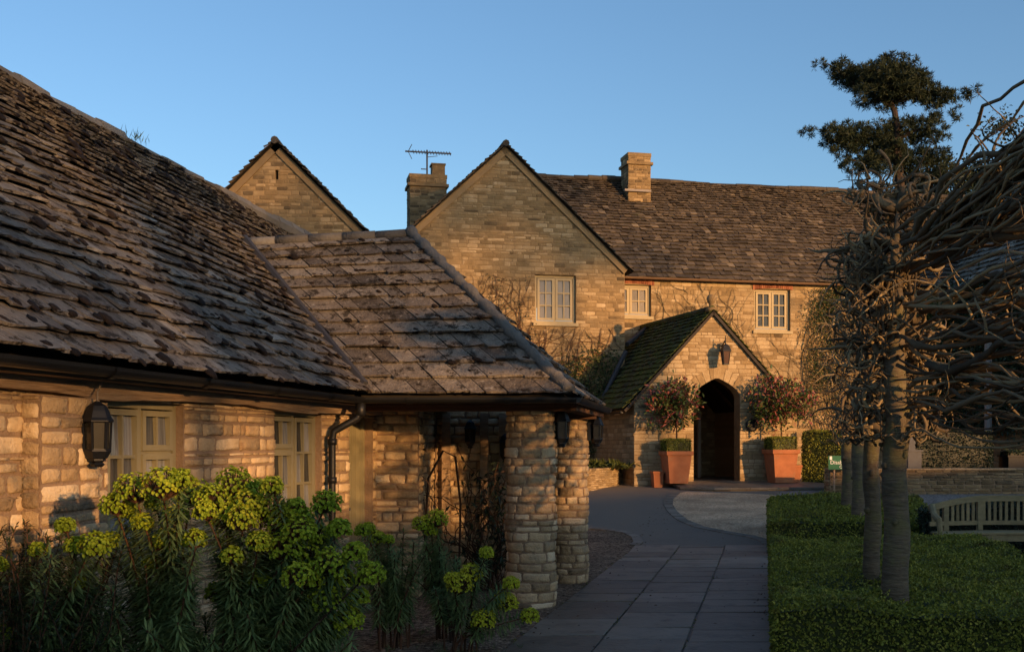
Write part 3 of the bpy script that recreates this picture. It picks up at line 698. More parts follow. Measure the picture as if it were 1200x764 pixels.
un.quad(fp(0, -.1, 6.8), fp(18, -.1, 6.8), fp(18, 3.85, 10.66), fp(0, 3.85, 10.66)); un.quad(fp(-2.5, 7.9, 6.8), fp(18, 7.9, 6.8), fp(18, 3.85, 10.68), fp(-2.5, 3.85, 10.68))
un.add([fp(-2.5, 0, 6.8), fp(-2.5, 7.9, 6.8), fp(-2.5, 3.85, 10.68)], [(0, 1, 2)])
hroof = ro.build('roof', M['far_slate'], hs); un.build('roof_lining', M['dark'], hs)
rc = MB(); x = -2.5
while x < 18:
    zz = 10.74+.025*math.sin(x*.9)+.015*math.sin(x*2.3); rc.tube([fp(x, 3.85, zz), fp(x+.48, 3.85, zz+R.uniform(-.012, .012))], R.uniform(.09, .11), 7, R.random()*.5); x += .49
rc.build('ridge', M['far_slate'], hroof); rc = MB(); x = -.16
while x < 6: rc.tube([hp_(-hw, x, zp+.05), hp_(-hw, x+.45, zp+.05)], .1, 7, R.random()*.4); x += .46
rc.build('ridge', M['far_slate'], hroof)
hg = MB(); gutter(hg, fp(-.05, -.22, 6.80), fp(10.2, -.22, 6.78), .065, 2.2); hg.build('gutter', M['brown_gutter'], hs)
def chimney(parent, c, w_, d_, z0, z1, ex=.07):
    st, mo = MB(), MB(); b = c-u*w_/2-v*d_/2
    k = dict(course=(.07, .12), length=(.14, .34), gap=.016, depth=.016, tb=-.25)
    for (o, U, N, l) in ((b, u, -v, w_), (b+u*w_, v, u, d_), (b+u*w_+v*d_, -u, v, w_), (b+v*d_, -v, -u, d_)):
        stone_wall(st, mo, o[:2], U[:2], N[:2], [(0, z0), (l, z0), (l, z1), (0, z1)], **k)
    o = st.build('chimney', M['house_stone'], parent); mo.build('mortar', M['house_mortar'], o)
    cp = MB(); cp.box(b-u*ex-v*ex+UP*(z1-.28), u*(w_+2*ex), v*(d_+2*ex), UP*.09, .3); cp.box(b-u*.02-v*.02+UP*(z1-.003), u*(w_+.04), v*(d_+.04), UP*.12, .3)
    cp.build('cap', M['house_stone'], o); return o
c1 = at(745, 228, 37.55); chimney(hs, V((c1.x, c1.y, 0)), .78, .8, 9.8, 11.32)
fl_ = MB(); q = V((c1.x, c1.y-.42, 10.12)); fl_.box(q-u*.46-v*.1, u*.92, v*.14, UP*.07); fl_.build('flashing', M['post'], hs)
c2 = at(500, 262, 36.5); ch2 = chimney(hs, V((c2.x, c2.y, 0)), 1.2, .8, 6.0, 10.35)
pt = MB(); pt.box(V((c2.x+.2, c2.y-.2, 10.46)), u*.42, v*.42, UP*.38, .2); pt.box(V((c2.x+.17, c2.y-.23, 10.83)), u*.48, v*.48, UP*.05, .1); pt.build('chimney_pot', M['house_stone'], hs)
# aerial
ab = V((c2.x+.02, c2.y-.1, 10.35)); aer = root('tv_aerial', 'grey multi rod television aerial standing on the wide left chimney', 'aerial', ab)
am = MB(); am.tube([ab, ab+UP*.98], .03, 6); am.tube([ab+UP*.35, ab+UP*.35-u*.2], .018, 5); am.build('mast', M['zinc'], aer)
bo = MB(); bp = ab+UP*.9; ax = u
bo.tube([bp-ax*.72, bp+ax*.8], .028, 5)
for i in range(14): x = -.45+i*.093; bo.tube([bp+ax*x-v*.14-UP*.09, bp+ax*x+v*.14+UP*.09], .016, 4)
bo.tube([bp-ax*.62, bp-ax*.5+UP*.24], .014, 4); bo.tube([bp-ax*.62, bp-ax*.5-UP*.24], .014, 4)
bo.tube([bp-UP*.15, bp+ax*.35-UP*.1], .012, 4); bo.build('boom', M['zinc'], aer)

# entrance porch
tp_ = math.radians(10); pu = V((math.cos(tp_), math.sin(tp_), 0)); pn = V((math.sin(tp_), -math.cos(tp_), 0)); pv = V((-.27, .963, 0)).normalized()
PA = V((5.333, 29.5, 0)); pe = root('entrance_porch', 'gabled stone entrance porch with a dark pointed arch doorway and mossy roof', 'porch', PA+pv*2)
st, mo = MB(), MB(); pz = 5.2; pk = 1.077; sl_, sr_ = -2.16, 2.38; ac, ah, sp_, apx, fl0 = .12, .645, 2.93, 3.46, .72
def archw(z):
    if z >= apx or z < fl0-.3: return None
    if z <= sp_: return (ac-ah, ac+ah)
    f = (z-sp_)/(apx-sp_); h = ah*(1-f**2); return (ac-h, ac+h)
arch_s = lambda z: (lambda r: None if r is None else (r[0]-.17*min(1, max(0, (z-2.75)*6)), r[1]+.17*min(1, max(0, (z-2.75)*6))))(archw(min(z, apx-.001)) if z < apx else ((ac-.1, ac+.1) if z < apx+.12 else None))
Wp = stone_wall(st, mo, PA[:2], pu[:2], pn[:2], [(sl_, .3), (sr_, .3), (sr_, pz-pk*sr_), (0, pz), (sl_, pz+pk*sl_)], (), (.065, .13), (.12, .4), .012, .012, arch=arch_s, tb=.24)
Lw = 5.4
pl = Wp(sl_, 0); prr = Wp(sr_, 0)
stone_wall(st, mo, (pl+pv*Lw)[:2], (-pv)[:2], V((-pv.y, pv.x, 0))[:2], [(0, .3), (Lw, .3), (Lw, pz+pk*sl_+.03), (0, pz+pk*sl_+.03)], (), (.09, .15), (.2, .45), .014, .014)
stone_wall(st, mo, prr[:2], pv[:2], V((pv.y, -pv.x, 0))[:2], [(0, .3), (Lw, .3), (Lw, pz-pk*sr_+.03), (0, pz-pk*sr_+.03)], (), (.09, .15), (.2, .45), .014, .014)
pw = st.build('wall', M['house_stone'], pe); mo.build('mortar', M['house_mortar'], pw)
# arch: voussoirs and deep jamb
vo = MB(); jm = MB(); N_ = 9
cur = [(archw(fl0)[0], fl0-.2)]+[(archw(fl0)[0], z) for z in (1.4, 2.2, 2.75)]+[(archw(sp_+(apx-sp_)*f)[0], sp_+(apx-sp_)*f) for f in (0, .2, .4, .6, .78, .92)]
cur.append((ac, apx)); full = cur+[(2*ac-x, z) for x, z in reversed(cur[:-1])]
for (x0, z0), (x1, z1) in zip(full, full[1:]): jm.quad(Wp(x0, z0, .003), Wp(x1, z1, .003), Wp(x1, z1, -.42), Wp(x0, z0, -.42), R.uniform(.3, .6))
ctr_ = (ac, 2.72); ang = []
for s_ in (-1, 1):
    for k in range(N_):
        f0, f1 = k/N_, (k+1)/N_
        def ap(f, ex):
            z = sp_-.15+(apx-sp_+.15)*f; a_ = archw(min(z, apx-1e-3)); x = a_[0] if s_ < 0 else a_[1]
            if f > .999: x = ac
            d = V((x-ac, 0, z-2.55)); d.normalize(); return Wp(x+d.x*ex, z+d.z*ex, .02)
        a, b, c, d = ap(f0+.006, .0), ap(f1-.006, .0), ap(f1-.006, .3), ap(f0+.006, .3)
        off = pn*.03; vo.add([a, b, c, d, a-off, b-off, c-off, d-off], [(0, 1, 2, 3), (0, 4, 5, 1), (1, 5, 6, 2), (2, 6, 7, 3), (3, 7, 4, 0)], R.uniform(.45, .85))

bk_ = MB()
for s_ in (-1, 1):
    for k in range(N_):
        a, b = ((sp_-.15+(apx-sp_+.15)*f) for f in (k/N_, (k+1)/N_))
        xs = [archw(min(z, apx-1e-3))[0 if s_ < 0 else 1] for z in (a, b)]
        def rr2(x, z, ex):
            d = V((x-ac, 0, z-2.55)); d.normalize(); return Wp(x+d.x*ex, z+d.z*ex, .008)
        bk_.quad(rr2(xs[0], a, 0), rr2(xs[1], b, 0), rr2(xs[1], b, .31), rr2(xs[0], a, .31), .6)
bk_.build('arch_mortar', M['house_mortar'], pw)
vo.box(Wp(ac-.1, apx-.02, -.01), pu*.2, pn*.035, UP*.32, .7); vo.build('arch_stones', M['house_stone'], pe); jm.build('door_jamb', M['house_stone'], pe)
ro, un = MB(), MB()
ovr = pn*.1
def pr_(s, z, k): return Wp(s, z)+pv*k+(ovr if k == 0 else V((0, 0, 0)))
slate_roof(ro, pr_(sl_-.3, pz+pk*(sl_-.3)+.06, 5), pr_(sl_-.3, pz+pk*(sl_-.3)+.06, 0), pr_(0, pz+.06, 0), pr_(0, pz+.06, 5), 20, (.16, .32), .022, jit=1.2, under=un, expo_ratio=.6)
slate_roof(ro, pr_(sr_+.1, pz-pk*(sr_+.1)+.06, 0), pr_(sr_+.1, pz-pk*(sr_+.1)+.06, 5), pr_(0, pz+.06, 5), pr_(0, pz+.06, 0), 20, (.16, .32), .022, jit=1.2, under=un, expo_ratio=.6)
k = 0
rcap = MB()
while k < 4.9: rcap.tube([Wp(0, pz+.09)+pv*k, Wp(0, pz+.09)+pv*(k+.4)], .09, 8, R.random()); k += .41
prf = ro.build('roof', M['moss_slate'], pe); rcap.build('ridge', M['moss_slate'], prf); un.build('roof_lining', M['dark'], pe)
vf = MB(); vf.tube([at(759, 383, 34)+V((0, -.1, 0)), at(733, 405, 33)+V((0, -.45, 0))], .07, 6); vf.tube([at(733, 412, 32.2)+V((0, -.1, 0)), at(706, 468, 31.6)], .07, 6); vf.build('flashing', M['lead'], prf)
vb_ = MB()
for s_, e_ in ((-1, sl_-.3), (1, sr_+.1)):
    a, b = Wp(0, pz+.03, .05), Wp(e_, pz-pk*abs(e_)+.03, .05); d = b-a; perp = pn.cross(d).normalized()
    if perp.z > 0: perp = -perp
    vb_.box(a, d, pn*.05, perp*.07, .2)
vb_.build('verge', M['far_slate'], pe)
fn = MB(); fb = Wp(0, pz+.02, -.1); fn.lathe(fb, [(.0, .0), (.16, 0), (.14, .1), (.06, .14), (.05, .2), (.1, .26), (.125, .34), (.1, .43), (.0, .47)], 14, .3); fn.build('ball_finial', M['house_stone'], pe, smooth=True)
pg = MB(); gutter(pg, Wp(sl_-.33, pz+pk*(sl_-.33)+.03)+pv*3.6, Wp(sl_-.33, pz+pk*(sl_-.33)+.03), .05, 1.2); pg.build('gutter', M['gutter'], pe)
fb = MB(); fb.quad(Wp(sl_, fl0-.01), Wp(sr_, fl0-.01), Wp(sr_, fl0-.01)+pv*4, Wp(sl_, fl0-.01)+pv*4); fb.build('floor', M['flag'], pe)
# inner door wall with a glazed door glimpsed in the dark
idr = MB(); q = Wp(.55, fl0)+pv*2.9
idr.box(q, pu*.1, pv*.06, UP*2.0, .3); idr.box(q+pu*.35, pu*.1, pv*.06, UP*2.0, .3); idr.box(q+UP*1.9, pu*.45, pv*.06, UP*.06, .3)
idr.build('inner_door', M['plaster'], pe)
rf = MB()
for k in range(1, 6):
    for s_ in (-1, 1):
        a = Wp(0, pz-.25)+pv*(k*.6); b = Wp(s_*2.0, pz-.25-pk*2.0)+pv*(k*.6); rf.tube([a, b], .05, 4)
rf.build('rafter', M['oak_brown'], pe)
pls = MB(); pc = Wp(1.08, 2.2, .03)
pls.tube([pc, pc+pn*.06], .17, 20, .4); pls.tube([pc+pn*.06, pc+pn*.08], [.17, .13], 20, .3)
o = pls.build('wall_plaque', M['black'], base=pc); tag(o, 'round dark plaque fixed to the stone right of the arched doorway', 'plaque')

# terrace / step in front of the porch
sp = MB()
fr = [Wp(-1.3, 0, 1.15), Wp(-.6, 0, 1.75), Wp(.8, 0, 1.85), Wp(2.6, 0, 1.8), Wp(4.6, 0, 1.6), Wp(6.0, 0, 1.45)]; bkp = [Wp(-1.3, 0, -.01), Wp(-.6, 0, -.01), Wp(.8, 0, -.01), Wp(2.6, 0, -.01), Wp(4.6, 0, -.01), Wp(6., 0, -.01)]
for i in range(5):
    a, b, c, d = fr[i].copy(), fr[i+1].copy(), bkp[i+1].copy(), bkp[i].copy()
    for q, z in ((a, .605), (b, .605), (c, .715), (d, .715)): q.z = z
    n = 3
    for k in range(n):
        f0, f1 = k/n+.004, (k+1)/n-.004; p0, p1, p2, p3 = a.lerp(b, f0), a.lerp(b, f1), d.lerp(c, f1), d.lerp(c, f0)
        j = pn*R.uniform(-.03, .04); p0 = p0+j; p1 = p1+j; lo = [x-UP*.055 for x in (p0, p1, p2, p3)]
        sp.add([p0, p1, p2, p3]+lo, [(0, 1, 2, 3), (0, 4, 5, 1), (1, 5, 6, 2), (3, 7, 4, 0), (2, 6, 7, 3)], R.uniform(.4, 1))
tag(sp.build('step', M['flag']), kind='structure')
st, mo = MB(), MB()
for i in range(5):
    a, b = fr[i]-pn*.07, fr[i+1]-pn*.07; d = (b-a); l = d.length; d.normalize(); nn = V((d.y, -d.x, 0))
    stone_wall(st, mo, a[:2], d[:2], nn[:2], [(0, .3), (l, .3), (l, .55), (0, .55)], (), (.06, .1), (.2, .45), .01, .015, tb=.15)
o = st.build('step_riser', M['house_stone']); tag(o, kind='structure'); mo.build('mortar', M['house_mortar'], o)

# ------------------------------------------------------------------ gabled house far left, right wing
gh = root('gabled_house', 'plain stone gable end with a narrow slit vent rising behind the cottage roof', 'house', (-6.2, 29, 0))
st, mo = MB(), MB(); gp = at(323, 168, 29); k = 4.2
stone_wall(st, mo, (gp.x, 29), (1, 0), (0, -1), [(-k, 0), (k, 0), (k, gp.z-k), (0, gp.z), (-k, gp.z-k)], [(-.03+.02, .07, gp.z-.95, gp.z-.7)], (.06, .13), (.12, .4), .014, .012, tb=-.08, reveal=.25)
mo.quad((gp.x-k, 29, 0), (gp.x-k, 37, 0), (gp.x-k, 37, gp.z-k), (gp.x-k, 29, gp.z-k)); mo.quad((gp.x+k, 29, 0), (gp.x+k, 37, 0), (gp.x+k, 37, gp.z-k), (gp.x+k, 29, gp.z-k))
o = st.build('wall', M['house_stone'], gh); mo.build('mortar', M['house_mortar'], o)
ro, un = MB(), MB(); X, Z_ = gp.x, gp.z
dkb = MB(); dkb.bbox((X-.02, 29.2, Z_-1), (X+.1, 29.25, Z_-.65)); dkb.build('vent', M['dark'], gh)
slate_roof(ro, (X+k+.2, 28.85, Z_-k-.15), (X+k+.2, 37, Z_-k-.15), (X, 37, Z_+.05), (X, 28.85, Z_+.05), 28, (.16, .34), .03, jit=1.2, under=un)
slate_roof(ro, (X-k-.2, 37, Z_-k-.15), (X-k-.2, 28.85, Z_-k-.15), (X, 28.85, Z_+.05), (X, 37, Z_+.05), 28, (.16, .34), .03, jit=1.2, under=un)
rc = MB(); rc.tube([(X, 28.84, Z_+.05), (X, 37, Z_+.05)], .1, 8); r_ = ro.build('roof', M['far_slate'], gh); rc.build('ridge', M['far_slate'], r_); un.build('roof_lining', M['dark'], gh)
bb = MB()
for s_ in (-1, 1):
    a = V((X, 28.94, Z_-.02)); d = V((s_*k, 0, -k)); bb.box(a, d, V((0, .05, 0)), V((-s_*.12, 0, -.12)), .4)
bb.build('barge_board', M['house_mortar'], gh)

E0 = D0+u*11.7
rw = root('side_wing', 'ivy clad side wing with a slate roof behind the trained trees on the right', 'house', E0+u*3-v*2)
st, mo = MB(), MB(); Lr = 5.6
Wr = stone_wall(st, mo, E0[:2], (-v)[:2], (-u)[:2], [(0, .3), (Lr, .3), (Lr, 6.85), (0, 6.85)], (), (.1, .18), (.2, .5), .014, .014)
stone_wall(st, mo, (E0-v*Lr)[:2], u[:2], (-v)[:2], [(0, .3), (7.7, .3), (7.7, 6.85), (3.85, 10.7), (0, 6.85)], (), (.1, .18), (.2, .5), .014, .014)
mo.quad(E0-v*Lr+u*7.7, E0+u*7.7, E0+u*7.7+UP*6.85, E0-v*Lr+u*7.7+UP*6.85)
o = st.build('wall', M['house_stone'], rw); mo.build('mortar', M['house_mortar'], o)
ro, un = MB(), MB()
slate_roof(ro, E0-u*.2+v*3.8+UP*6.7, E0-u*.2-v*(Lr+.15)+UP*6.7, E0+u*3.85-v*(Lr+.15)+UP*10.72, E0+u*3.85+v*3.8+UP*10.72, 26, (.18, .36), .03, jit=1.2, under=un, tb=.15)
slate_roof(ro, E0+u*7.9-v*(Lr+.15)+UP*6.7, E0+u*7.9+v*3.8+UP*6.7, E0+u*3.85+v*3.8+UP*10.72, E0+u*3.85-v*(Lr+.15)+UP*10.72, 20, (.2, .4), .03, jit=1.2, under=un)
ro.build('roof', M['slate'], rw); un.build('roof_lining', M['dark'], rw)
dpb = MB(); q = at(1158, 500, 33.6); dpb.tube([V((q.x, q.y, .6)), V((q.x, q.y, 6.0)), V((q.x+.2, q.y+.1, 6.5))], .11, 8); dpb.build('downpipe', M['post'], rw)

# ------------------------------------------------------------------ garden walls, sign, troughs, hedges behind
rp = [G(640, 583), G(692, 575), G(722, 569), G(746, 564)]; zt = [1.02, 1.02, 1.06, 1.08]
st, mo, cp = MB(), MB(), MB()
for i in range(3):
    a, b = V((*rp[i], 0)), V((*rp[i+1], 0)); d = b-a; l = d.length; d.normalize(); nn = V((d.y, -d.x, 0))
    za = min(gz(a.y), gz(b.y))-.05
    stone_wall(st, mo, a[:2], d[:2], nn[:2], [(0, za), (l, za), (l, zt[i+1]), (0, zt[i])], (), (.035, .065), (.12, .3), .012, .03, tb=.15)
    mo.quad(V((a.x, a.y, zt[i])), V((b.x, b.y, zt[i+1])), V((b.x, b.y, zt[i+1]))-nn*.3, V((a.x, a.y, zt[i]))-nn*.3)
    x = 0
    while x < l-.05:
        e_ = min(l, x+R.uniform(.15, .3)); cp.box(a+d*(x+.005)+nn*.03+UP*(zt[i]+(zt[i+1]-zt[i])*x/l), d*(e_-x-.01), -nn*.3, UP*R.uniform(.03, .06), R.random()); x = e_
rtw = root('retaining_wall', 'low curved drystone retaining wall left of the arched entrance', 'wall', (rp[1][0], rp[1][1], gz(rp[1][1])))
o = st.build('wall_face', M['house_stone'], rtw); mo.build('backing', M['house_mortar'], o); cp.build('coping', M['house_stone'], rtw)
sb = MB(); sb.add([V((*rp[0], .98)), V((*rp[1], .98)), V((*rp[2], 1.02)), V((*rp[3], 1.04)), V((2.6, 31.5, 1.05)), V((.5, 30.5, 1.0))], [(0, 1, 2, 3, 4, 5)]); tag(sb.build('soil', M['bed']), kind='structure')
fm = MB()
for k in range(34):
    x = R.uniform(2.0, 3.05); y = R.uniform(28.9, 29.8); b = V((x, y, 1.02)); n = R.randint(5, 8)
    for j in range(n):
        A = R.uniform(0, 2*PI); d = V((math.cos(A), math.sin(A), R.uniform(.5, 1.4))).normalized(); l = R.uniform(.2, .42)
        p2 = b+d*l; fm.leaf(b, d, UP, l, .1, R.uniform(.5, 1)); fm.leaf(p2-d*l*.3, V((d.x, d.y, -.3)), UP, l*.7, .09, R.uniform(.6, 1))
o = fm.build('fern', M['ivy'], base=(2.5, 29.3, 1.0)); tag(o, 'bright green leafy fern clump behind the low curved wall', 'plant')

gw = root('garden_wall', 'long low drystone garden wall behind the bench and tree trunks', 'wall', (11, 27, .5))
st, mo, cp = MB(), MB(), MB(); zb_ = gz(27)-.05
stone_wall(st, mo, (7.75, 27.0), (1, .02), (.02, -1), [(0, zb_), (9, zb_), (9, 1.06), (0, 1.06)], (), (.05, .11), (.14, .42), .014, .03, tb=-.22)
stone_wall(st, mo, (7.75, 27.5), (0, -1), (-1, 0), [(0, zb_), (.5, zb_), (.5, 1.06), (0, 1.06)], (), (.05, .11), (.14, .3), .014, .03)
x = 0
while x < 9: w_ = R.uniform(.3, .7); cp.box((7.72+x, 26.95+.02*x, 1.062), (w_-.01, 0, 0), (0, .5, 0), (0, 0, R.uniform(.03, .045)), R.uniform(.1, .5)); x += w_
mo.quad((7.75, 27.02, 1.055), (16.7, 27.2, 1.055), (16.7, 27.5, 1.055), (7.75, 27.5, 1.055))
o = st.build('wall_face', M['house_stone'], gw); mo.build('backing', M['mortar'], o); cp.build('coping', M['stone'], gw)
sg = at(985, 542, 26.6); sr = root('parking_sign', 'green rectangular sign with white serif lettering standing by the garden wall end', 'sign', (sg.x, sg.y, gz(26.6)))
sb = MB(); x0 = at(970.5, 550, 26.6); sb.bbox((x0.x, 26.58, x0.z), (x0.x+.72, 26.61, x0.z+.33)); bo = sb.build('board', M['sign_green'], sr)
sb = MB(); sb.tube([(x0.x+.15, 26.63, gz(26.6)), (x0.x+.15, 26.63, x0.z+.2)], .025, 6); sb.tube([(x0.x+.57, 26.63, gz(26.6)), (x0.x+.57, 26.63, x0.z+.2)], .025, 6); sb.build('post', M['oak'], sr)
sb = MB(); sb.bbox((x0.x+.03, 26.572, x0.z+.235), (x0.x+.085, 26.579, x0.z+.315)); sb.build('symbol', M['white'], bo)
def lettering(txt, loc, size, parent, m):
    cu = bpy.data.curves.new('lettering', 'FONT'); cu.body = txt; cu.size = size; cu.extrude = .002
    tmp = bpy.data.objects.new('tmp', cu); S.collection.objects.link(tmp)
    me = bpy.data.meshes.new_from_object(tmp.evaluated_get(bpy.context.evaluated_depsgraph_get()))
    bpy.data.objects.remove(tmp); me.materials.clear(); me.materials.append(m)
    o = bpy.data.objects.new('lettering', me); S.collection.objects.link(o); o.parent = parent
    off = V((0, 0, 0)); q = parent
    while q: off += q.location; q = q.parent
    o.location = V(loc)-off; o.rotation_euler = (PI/2, 0, 0); return o
lettering('Disabled', (x0.x+.04, 26.574, x0.z+.13), .13, bo, M['white']); lettering('Car Park', (x0.x+.26, 26.574, x0.z+.03), .1, bo, M['white'])
hedge('clipped_hedge', 'tall clipped green hedge block right of the entrance porch', 'hedge', [at(940, 0, 29.6)[:2], at(1000, 0, 29.0)[:2], at(1004, 0, 30.2)[:2], at(945, 0, 30.6)[:2]], [.6]*4, [2.0]*4, 900, .05, M['box_leaf'])
hedge('clipped_hedge', 'dark clipped hedge block behind the long low garden wall', 'hedge', [at(1068, 0, 28.6)[:2], at(1160, 0, 28.6)[:2], at(1163, 0, 30.0)[:2], at(1068, 0, 30)[:2]], [.6]*4, [2.02]*4, 800, .055, M['dark_leaf'], None, .02, (.0, .5))
pb = MB(); q = at(1061, 551, 28.2); pb.bbox((q.x, 28.0, .6), (q.x+.34, 28.4, 1.5)); pb.bbox((q.x-.03, 27.98, 1.5), (q.x+.37, 28.42, 1.55)); pb.bbox((q.x+.02, 28.05, 1.55), (q.x+.2, 28.3, 2.05))
o = pb.build('grey_trough', M['zinc'], base=(q.x, 28.2, .6)); tag(o, 'dull grey metal trough stood behind the low wall left of the dark hedge', 'trough')
q = at(1178, 550, 29.5); pb = MB(); pb.bbox((q.x, 29.3, .6), (q.x+.85, 29.9, 1.35)); pb.bbox((q.x-.03, 29.27, 1.35), (q.x+.88, 29.93, 1.40)); o = pb.build('planter_box', M['black'], base=(q.x, 29.6, .6)); tag(o, 'black square planter box behind the low wall by the pale stone wall', 'planter')
hedge('box_ball', 'small clipped green bush in the black planter box', 'plant', [(q.x+.03, 29.33), (q.x+.82, 29.33), (q.x+.82, 29.87), (q.x+.03, 29.87)], [1.35]*4, [1.55]*4, 700, .05, M['dark_leaf'])
q = Wp(3.0, .68, 1.0); bs = MB(); bs.tube([q, q+pu*.42], .02, 6); bs.tube([q+UP*.0, q+UP*.12], .02, 6); bs.tube([q+pu*.42, q+pu*.42+UP*.12], .02, 6); o = bs.build('boot_scraper', M['black'], base=q); tag(o, 'low black iron boot scraper on the step before the clipped hedge', 'boot scraper')

# ------------------------------------------------------------------ lanterns
def lantern(name, label, loc, group):
    """half lantern: origin at the top of the cap, hangs to -.40; back to +Y"""
    r = root(name, label, 'lantern', (0, 0, 0), group)
    c = MB(); c.lathe((0, 0, 0), [(.012, .0), (.02, -.005), (.055, -.03), (.07, -.06), (.085, -.1), (.098, -.118), (.098, -.126), (.08, -.13)], 6, rot=PI/6); c.build('cap', M['black'], r)
    b = MB()
    for k in range(6):
        A = 2*PI*k/6+PI/6; b.tube([(.082*math.cos(A), .082*math.sin(A), -.125), (.074*math.cos(A), .074*math.sin(A), -.30)], .008, 4)
    b.lathe((0, 0, 0), [(.08, -.29), (.082, -.305), (.06, -.345), (.05, -.35), (.05, -.362), (.03, -.37), (.045, -.385), (.03, -.4), (0, -.402)], 6, rot=PI/6)
    b.build('cage', M['black'], r)
    gl = MB(); gl.lathe((0, 0, 0), [(.072, -.13), (.066, -.295)], 6, rot=PI/6); gl.build('glass', M['lamp_glass'], r)
    bp = MB(); bp.bbox((-.03, .07, -.32), (.03, .115, -.09)); bp.build('back_plate', M['black'], r)
    r.location = loc; return r
lp = at(114, 470, 6.75)
L0 = lantern('wall_lantern', 'black hexagonal lantern hung from the oak beam left of the nearest window', (lp.x, lp.y, lp.z), 'black hexagonal lanterns')
wr = MB(); q = V((lp.x, lp.y, lp.z)); wr.tube([q, q+V((0, .0, .05)), q+V((.0, .05, .10)), q+V((.03, .09, .15)), q+V((-.1, .2, .17))], .006, 5); o = wr.build('cable', M['kerb'], L0)
nl = [((658, 480, 11.58), 'black lantern on the right face of the front stone pillar', .98, 0, -.07), ((699, 487, 13.6), 'black lantern on the right face of the rear stone pillar', .95, 0, 0), ((551, 492, 14.45), 'black lantern on the back wall of the open porch above the climber', .92, 0, 0), ((592, 508, 14.45), 'black lantern on the porch back wall half hidden by the front pillar', .92, 0, 0)]
wire = o
for (a3, lb, sc, rz, dx) in nl:
    p = at(*a3); c = L0.copy(); S.collection.objects.link(c); c.location = (p.x, p.y, p.z); c.scale = (sc,)*3; c['label'] = lb
    c.rotation_euler = (0, 0, -PI/2 if p.x > .0 else 0)
    c.rotation_euler = (0, 0, PI/2 if p.x > .3 else 0)
    for ch in list(L0.children):
        if ch is wire: continue
        k = ch.copy(); S.collection.objects.link(k); k.parent = c
gp_ = Wp(.22, 4.25, .38); gl_ = root('porch_lantern', 'tapered black wall lantern with amber panes above the pointed doorway', 'lantern', gp_)
c = MB(); c.lathe(gp_, [(.01, .2), (.02, .1), (.12, .04), (.2, -.12), (.21, -.15), (.16, -.155)], 4, rot=PI/4+tp_); c.tube([gp_+UP*.1, gp_+UP*.36], .015, 5); c.build('cap', M['black'], gl_)
c = MB(); c.lathe(gp_, [(.165, -.155), (.11, -.55)], 4, rot=PI/4+tp_); c.build('glass', M['lamp_red'], gl_)
c = MB()
for k in range(4):
    A = PI/4+tp_+k*PI/2; c.tube([gp_+V((.17*math.cos(A), .17*math.sin(A), -.15)), gp_+V((.115*math.cos(A), .115*math.sin(A), -.56))], .014, 4)
c.lathe(gp_, [(.12, -.55), (.12, -.59), (.0, -.6)], 4, rot=PI/4+tp_); c.build('frame', M['black'], gl_)
c = MB(); c.tube([gp_+UP*.08, gp_+UP*.2-pn*.1, gp_+UP*.1-pn*.22, gp_-pn*.36+UP*.05], .02, 6); c.box(gp_-pn*.36-pu*.06-UP*.12, pu*.12, pn*-.02, UP*.28); c.build('bracket', M['black'], gl_); gl_.scale = (.8,)*3

# ------------------------------------------------------------------ pots, standards
def pot(name, label, c, w, h, group):
    r = root(name, label, 'plant pot', c, group); c = V(c); tw, bw = w/2, w*.36
    b = MB(); vs = []
    for ww_, z in ((bw, 0), (tw*.94, h*.88), (tw*.86, h*.9), (tw*.8, h*.86)):
        for sx, sy in ((-1, -1), (1, -1), (1, 1), (-1, 1)): vs.append(c+pu*sx*ww_-pn*sy*ww_+UP*z)
    b.add(vs, [(i*4+k, i*4+(k+1) % 4, i*4+4+(k+1) % 4, i*4+4+k) for i in range(3) for k in range(4)]+[(3, 2, 1, 0), (12, 13, 14, 15)]); b.build('body', M['terracotta'], r)
    m = MB(); o_, i_ = tw*1.02, tw*.86; vs = []
    for ww_, z in ((o_, h*.87), (o_*1.03, h*.9), (o_*1.03, h*.985), (o_, h), (i_, h), (i_, h*.87)):
        for sx, sy in ((-1, -1), (1, -1), (1, 1), (-1, 1)): vs.append(c+pu*sx*ww_-pn*sy*ww_+UP*z)
    m.add(vs, [(i*4+k, i*4+(k+1) % 4, i*4+4+(k+1) % 4, i*4+4+k) for i in range(5) for k in range(4)]+[(20+k, 20+(k+1) % 4, (k+1) % 4, k) for k in range(4)]); m.build('rim', M['terracotta'], r, ); return r
zc = .68
def onstep(s, d): q = Wp(s, 0, d); q.z = .715-.11*d/1.8+.002; return q
P1 = onstep(-1.2, .55); P2 = onstep(1.66, .6); P3 = onstep(-1.66, .4); P4 = onstep(2.08, .5)
P3.z = gz(P3.y)+.004
big = pot('terracotta_pot', 'large square terracotta pot left of the arched doorway', P1, .68, .83, 'terracotta pots by the entrance')
dup(big, P2, 'large square terracotta pot right of the arched doorway', 0, 1.05)
sm = pot('terracotta_pot', 'small terracotta pot left of the left large pot', P3, .29, .42, 'terracotta pots by the entrance')
dup(sm, P4, 'small terracotta pot right of the right large pot', 0, 1.08)
